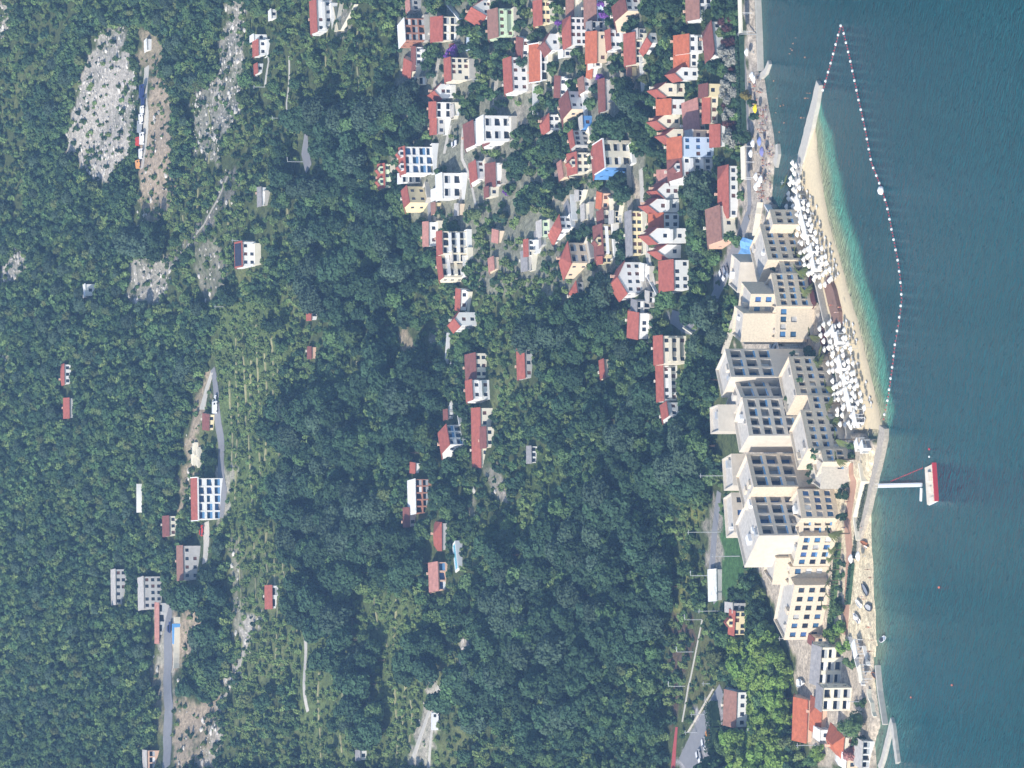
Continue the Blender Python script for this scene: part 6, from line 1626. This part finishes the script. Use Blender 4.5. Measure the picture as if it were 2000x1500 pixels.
# garden and terrace walls
WG = 'garden walls between the houses'
i = 0
for a, b, hgt, m in [((1052, 165), (1052, 230), 2.2, 'w'), ((1040, 258), (1046, 300), 1.4, 's'), ((978, 108), (968, 205), 1.2, 's'), ((920, 70), (918, 100), 1.5, 'l'), ((862, 100), (850, 170), 1.0, 's'), ((905, 40), (880, 10), 1.5, 'w'), ((1005, 230), (970, 280), 1.2, 'c'), ((968, 280), (968, 330), 1.2, 's'), ((906, 370), (900, 420), 1.3, 's'), ((1128, 430), (1124, 380), 2.0, 'w'), ((1148, 370), (1140, 400), 1.5, 'c'), ((1232, 320), (1236, 420), 1.6, 's'), ((1214, 430), (1222, 380), 1.5, 'c'), ((1092, 310), (1094, 345), 2.0, 'c'), ((1262, 520), (1278, 600), 1.2, 's'), ((1268, 540), (1290, 580), 1.0, 'w'),
                     ((1215, 160), (1222, 200), 1.2, 's'), ((1140, 165), (1150, 240), 1.4, 'w'), ((1255, 100), (1262, 200), 1.4, 'w'), ((1200, 130), (1210, 180), 1.2, 's'), ((880, 650), (875, 720), 1.4, 'w'), ((892, 780), (885, 810), 2.2, 'w'), ((900, 800), (905, 830), 1.6, 'w'), ((1340, 640), (1362, 655), 1.2, 'c'), ((1520, 430), (1503, 400), 1.8, 'w'), ((1490, 395), (1480, 460), 1.8, 'c'), ((1478, 470), (1465, 530), 1.6, 'w'), ((1395, 1345), (1345, 1430), .5, 's'), ((1448, 600), (1420, 690), 2.0, 's'), ((672, 0), (660, 62), 1.4, 'c'), ((1664, 1244), (1690, 1338), 1.2, 'w'), ((1700, 1346), (1712, 1400), 1.0, 'c'), ((1690, 1262), (1700, 1300), 1.0, 'w'), ((700, 8), (672, 60), 1.4, 'c'), ((655, 0), (668, 60), 1.4, 'y')]:
    slab_pts = [ground(a[0] + (b[0] - a[0]) * t / 6, a[1] + (b[1] - a[1]) * t / 6) for t in range(7)]
    mb = MB()
    for p, q in zip(slab_pts, slab_pts[1:]):
        d = q - p; n = Vector((-d.y, d.x, 0)).normalized() * .2
        A = [p - n, p + n, q + n, q - n]
        mb.face(*[(v.x, v.y, v.z + hgt) for v in A]); 
        for u in range(4):
            v = A[u]; w_ = A[(u + 1) % 4]; mb.face((v.x, v.y, v.z - .8), (w_.x, w_.y, w_.z - .8), (w_.x, w_.y, w_.z + hgt), (v.x, v.y, v.z + hgt))
    tag(mb.build('garden_wall', WALL[m]), {'w': 'low white garden wall among the houses and gardens', 's': 'low stone garden wall among the houses and gardens', 'c': 'low cream garden wall among the houses and gardens', 'l': 'pale blue garden wall by the long low gardens', 'y': 'yellow terrace wall below the grey stone terrace'}[m], 'wall', {'w': 'white garden walls', 's': 'stone garden walls', 'c': 'cream garden walls'}.get(m))

# blue tarpaulin and court pool of the hotel, solar heater etc
p = ground(1462, 500); mb = MB()
gx_ = [[(p.x + (i - 4) * 1.1 + j * .5, p.y + (j - 1.5) * 4.5 - i * .7, p.z + 1.8 + .35 * math.sin(i * 1.7 + j)) for j in range(4)] for i in range(9)]
for i in range(8):
    for j in range(3): mb.face(gx_[i][j], gx_[i + 1][j], gx_[i + 1][j + 1], gx_[i][j + 1])
for i in range(8):
    for j in (0, 3): mb.face(gx_[i][j], gx_[i + 1][j], (gx_[i + 1][j][0], gx_[i + 1][j][1], p.z), (gx_[i][j][0], gx_[i][j][1], p.z))
tag(mb.build('tarpaulin', mat('bright_blue_tarpaulin', (.2, .42, .7), var=.25, scale=.6)), 'crumpled bright blue tarpaulin between the road and the hotel', 'tarpaulin')
p = ground(350, 1238); mb = MB(); mb.box(-7, -1.4, -.5, 7, 1.4, 2.2); o = mb.build('site_fence', mat('blue_sheeting', (.12, .35, .7), var=.15)); o.location = p; o.scale = (.55, .3, 1.2); o.rotation_euler.z = .1; tag(o, 'bright blue sheeting along the pale wall of the building site', 'sheeting')
slab = [ground(352 - .02 * i * 9, 1205 + i * 10) for i in range(11)]
mb = MB()
for a, b in zip(slab, slab[1:]):
    mb.face((a.x, a.y, a.z + 2.2), (b.x, b.y, b.z + 2.2), (b.x, b.y - .01, b.z - .5), (a.x, a.y - .01, a.z - .5)); mb.face((a.x, a.y + .8, a.z + 2.2), (a.x, a.y, a.z + 2.2), (b.x, b.y, b.z + 2.2), (b.x, b.y + .8, b.z + 2.2)); mb.face((b.x, b.y + .8, b.z + 2.2), (b.x, b.y + .8, b.z - .5), (a.x, a.y + .8, a.z - .5), (a.x, a.y + .8, a.z + 2.2))
tag(mb.build('retaining_wall', WALL['c']), 'bright cream retaining wall below the road of the building site', 'wall')
slab = [ground(277, 945 + i * 7) for i in range(9)]
mb = MB()
for a, b in zip(slab, slab[1:]):
    mb.face((a.x, a.y, a.z + 2.0), (b.x, b.y, b.z + 2.0), (b.x, b.y, b.z - .8), (a.x, a.y, a.z - .8)); mb.face((a.x, a.y + .6, a.z + 2.0), (a.x, a.y, a.z + 2.0), (b.x, b.y, b.z + 2.0), (b.x, b.y + .6, b.z + 2.0)); mb.face((b.x, b.y + .6, b.z + 2.0), (b.x, b.y + .6, b.z - .8), (a.x, a.y + .6, a.z - .8), (a.x, a.y + .6, a.z + 2.0))
tag(mb.build('retaining_wall', WALL['w']), 'dazzling white retaining wall alone in the upper forest', 'wall')


a = ground(896, 1060); b = ground(897, 1114); t = empty('swimming_pool', (a + b) / 2, math.atan2(a.y - b.y, a.x - b.x), 'narrow light blue pool terrace below the peach house', 'pool'); L_ = (a - b).length
mb = MB(); mb.box(-L_ / 2, -2, -2.5, L_ / 2, -1.5, 1.4); mb.box(-L_ / 2, 1.5, -2.5, L_ / 2, 2, 1.4); mb.box(-L_ / 2, -1.5, -2.5, -L_ / 2 + .5, 1.5, 1.4); mb.box(L_ / 2 - .5, -1.5, -2.5, L_ / 2, 1.5, 1.4); mb.build('rim', WHITE, t)
mb = MB(); mb.box(-L_ / 2 + .5, -1.5, -1, L_ / 2 - .5, 1.5, 1.2); mb.build('water', mat('pool_water', (.2, .5, .62), rough=.1, var=.1, spec=.4), t)
for X, Y, l in [(384, 872, 1.6), (383, 880, 2.2), (392, 886, 2.4), (381, 897, 2.4), (391, 902, 2.2)]:
    p = ground(X, Y); mb = MB(); mb.box(-l, -.8, -.4, l, .8, 1.1); mb.box(-l * .7, -.6, 1.1, l * .8, .6, 1.5); o = mb.build('stone_stack', WALL['c']); o.location = p; o.rotation_euler.z = R.random() * .3; tag(o, 'pale stack of building stone on the bare strip above the glass fronted guest house', 'stone stack', 'stacks of building stone')

# people: one continuous skinned body in two poses
def person_mesh(name, pose, skin, cloth):
    if pose == 'stand':
        J = [(0, 0, .95), (0, .02, 1.2), (0, .02, 1.42), (0, 0, 1.52), (0, -.01, 1.66), (.2, 0, 1.4), (.3, -.02, 1.12), (.33, -.1, .86), (-.2, 0, 1.4), (-.3, .02, 1.12), (-.3, -.06, .86), (.1, 0, .88), (.12, -.02, .48), (.13, .03, .06), (.13, -.12, .03), (-.1, 0, .88), (-.12, .02, .48), (-.14, .06, .06), (-.14, -.1, .03)]
    else:
        J = [(0, 0, .16), (0, .25, .17), (0, .47, .2), (0, .57, .22), (0, .7, .24), (.2, .45, .18), (.34, .2, .12), (.3, -.02, .1), (-.2, .45, .18), (-.38, .55, .14), (-.2, .74, .14), (.1, -.08, .15), (.13, -.48, .2), (.14, -.88, .1), (.15, -.95, .18), (-.1, -.08, .15), (-.12, -.48, .14), (-.13, -.9, .09), (-.13, -.95, .18)]
    E = [(0, 1), (1, 2), (2, 3), (3, 4), (2, 5), (5, 6), (6, 7), (2, 8), (8, 9), (9, 10), (0, 11), (11, 12), (12, 13), (13, 14), (0, 15), (15, 16), (16, 17), (17, 18)]
    RD = [.15, .14, .16, .06, .105, .06, .045, .03, .06, .045, .03, .095, .065, .04, .03, .095, .065, .04, .03]
    me = bpy.data.meshes.new(name + '_skeleton'); me.from_pydata(J, E, []); o = bpy.data.objects.new(name + '_skeleton', me); COL.objects.link(o)
    md = o.modifiers.new('skin', 'SKIN'); md.use_smooth_shade = True
    for v, r in zip(me.skin_vertices[0].data, RD): v.radius = (r, r * .85)
    me.skin_vertices[0].data[0].use_root = True
    sb = o.modifiers.new('sub', 'SUBSURF'); sb.levels = 1; sb.render_levels = 1
    dg = bpy.context.evaluated_depsgraph_get(); m2 = bpy.data.meshes.new_from_object(o.evaluated_get(dg)); m2.name = name
    bpy.data.objects.remove(o); m2.materials.clear(); m2.materials.append(skin); m2.materials.append(cloth)
    lo, hi = ((.72, 1.0) if pose == 'stand' else (-.22, .1))
    for f in m2.polygons:
        c = f.center
        v = c.z if pose == 'stand' else c.y
        if lo < v < hi and abs(c.x) < .24: f.material_index = 1
    return m2


SK = [mat('skin_tan', (.42, .24, .15), var=.05), mat('skin_pale', (.6, .4, .29), var=.05)]
CL = [mat('red_swimwear', (.5, .05, .06)), mat('blue_swimwear', (.05, .12, .4)), mat('black_swimwear', (.03, .03, .04)), mat('pink_swimwear', (.6, .25, .35))]
PM = [person_mesh('person', 'stand', SK[i % 2], CL[i % 4]) for i in range(3)] + [person_mesh('person', 'lie', SK[i % 2], CL[(i + 1) % 4]) for i in range(3)]
HAIR = mat('dark_hair', (.05, .035, .025))
hb = MB(); hb.lathe([(.02, -.04), (.105, -.02), (.125, .06), (.09, .13), (.02, .15)], 8); HM = hb.mesh('hair'); HM.materials.append(HAIR)
def person(p, k, rz, label, group, scale=1.0):
    o = link('person', PM[k]); o.location = p; o.rotation_euler.z = rz; tag(o, label, 'person', group)
    h = link('hair', HM, o); h.location = (0, .01, 1.68) if k < 3 else (0, .76, .24)
    if k >= 3: h.rotation_euler = (-1.4, 0, 0)
rp = random.Random(3)
for i in range(85):
    Y = rp.uniform(150, 390); Xc = np.interp(Y, COY, COX); X = Xc - rp.uniform(4, 26)
    k = rp.choice((0, 1, 2, 3, 3, 4, 5))
    p = ground(X, Y)
    person(p, k, rp.random() * 6, 'bather standing on the crowded town bathing shore' if k < 3 else 'bather lying on the crowded town bathing shore', 'standing bathers on the town shore' if k < 3 else 'lying bathers on the town shore')
for X, Y in [(1512, 158), (1518, 192), (1525, 207), (1531, 205), (1516, 220), (1532, 240), (1523, 258), (1545, 95), (1550, 85), (1543, 105), (1548, 98), (1573, 112), (1555, 74), (1800, 1000)][:13]:
    person(Vector((*at_z(X, Y, 0), -1.15)), rp.choice((0, 1, 2)), rp.random() * 6, 'swimmer up to the chest in the water off the town shore', 'swimmers off the town shore')
for X, Y in [(1700, 1112), (1706, 1128), (1688, 1165), (1693, 1170), (1702, 1225), (1707, 1250), (1704, 1272), (1690, 1030), (1660, 980), (1655, 1030), (1664, 1100), (1628, 596), (1638, 610), (1645, 600), (1584, 182), (1580, 192), (1572, 230)]:
    p = ground(X, Y) if X > 1645 else Vector((*at_z(X, Y, 1.75 if X > 1600 else 1.25), 1.75 if X > 1600 else 1.25))
    person(p, rp.choice((0, 1, 2)), rp.random() * 6, 'person strolling along the lower beach, deck or jetty', 'people strolling by the hotel beach')

# ------------------------------------------------------------------ light, air and camera
sun_to = Vector((-.60, -.50, .62)).normalized()
el = math.asin(sun_to.z)
sl = bpy.data.lights.new('sun', 'SUN'); sl.energy = SUN_E; sl.angle = math.radians(.53); sl.color = (1.0, .945, .86)
so = bpy.data.objects.new('sun', sl); COL.objects.link(so)
so.rotation_euler = sun_to.to_track_quat('Z', 'Y').to_euler()
so.location = (0, 1500, 600)
w = bpy.data.worlds.new('World'); SC.world = w; w.use_nodes = True
sky = w.node_tree.nodes.new('ShaderNodeTexSky'); sky.sky_type = 'NISHITA'; sky.sun_disc = False
sky.sun_elevation = el; sky.sun_rotation = math.atan2(sun_to.x, sun_to.y)
sky.altitude = 100
w.node_tree.links.new(sky.outputs[0], w.node_tree.nodes['Background'].inputs['Color'])
w.node_tree.nodes['Background'].inputs['Strength'].default_value = SKY_S
if HAZE > 0:
    mb = MB(); mb.box(-6500, -3400, -6, 6500, 7200, 545)
    hm = bpy.data.materials.new('thin_haze'); hm.use_nodes = True
    n = hm.node_tree; n.nodes.remove(n.nodes['Principled BSDF'])
    pv = n.nodes.new('ShaderNodeVolumePrincipled'); pv.inputs['Density'].default_value = HAZE; pv.inputs['Color'].default_value = HAZEC
    pv.inputs['Anisotropy'].default_value = 0.0
    n.links.new(pv.outputs[0], n.nodes['Material Output'].inputs['Volume'])
    hz = tag(mb.build('haze', hm), kind='stuff')

cd_ = bpy.data.cameras.new('camera'); cd_.sensor_width = 36.0; cd_.lens = 36.0 * F / 2000.0
cd_.clip_start = 10; cd_.clip_end = 20000
co = bpy.data.objects.new('camera', cd_); COL.objects.link(co)
from mathutils import Matrix
M = Matrix.Identity(4)
for i in range(3):
    M[i][0] = DWN[i]; M[i][1] = RGT[i]; M[i][2] = -FWD[i]
M[0][3], M[1][3], M[2][3] = CAM
co.matrix_world = M
SC.camera = co
SC.view_settings.view_transform = 'Standard'; SC.view_settings.look = 'None'; SC.view_settings.gamma = 1; SC.view_settings.exposure = EXPO
SC.render.engine = 'CYCLES'
SC.cycles.use_denoising = True
SC.cycles.max_bounces = 6; SC.cycles.diffuse_bounces = 3; SC.cycles.glossy_bounces = 2; SC.cycles.volume_bounces = 0; SC.cycles.transparent_max_bounces = 8
SC.cycles.sample_clamp_indirect = 4
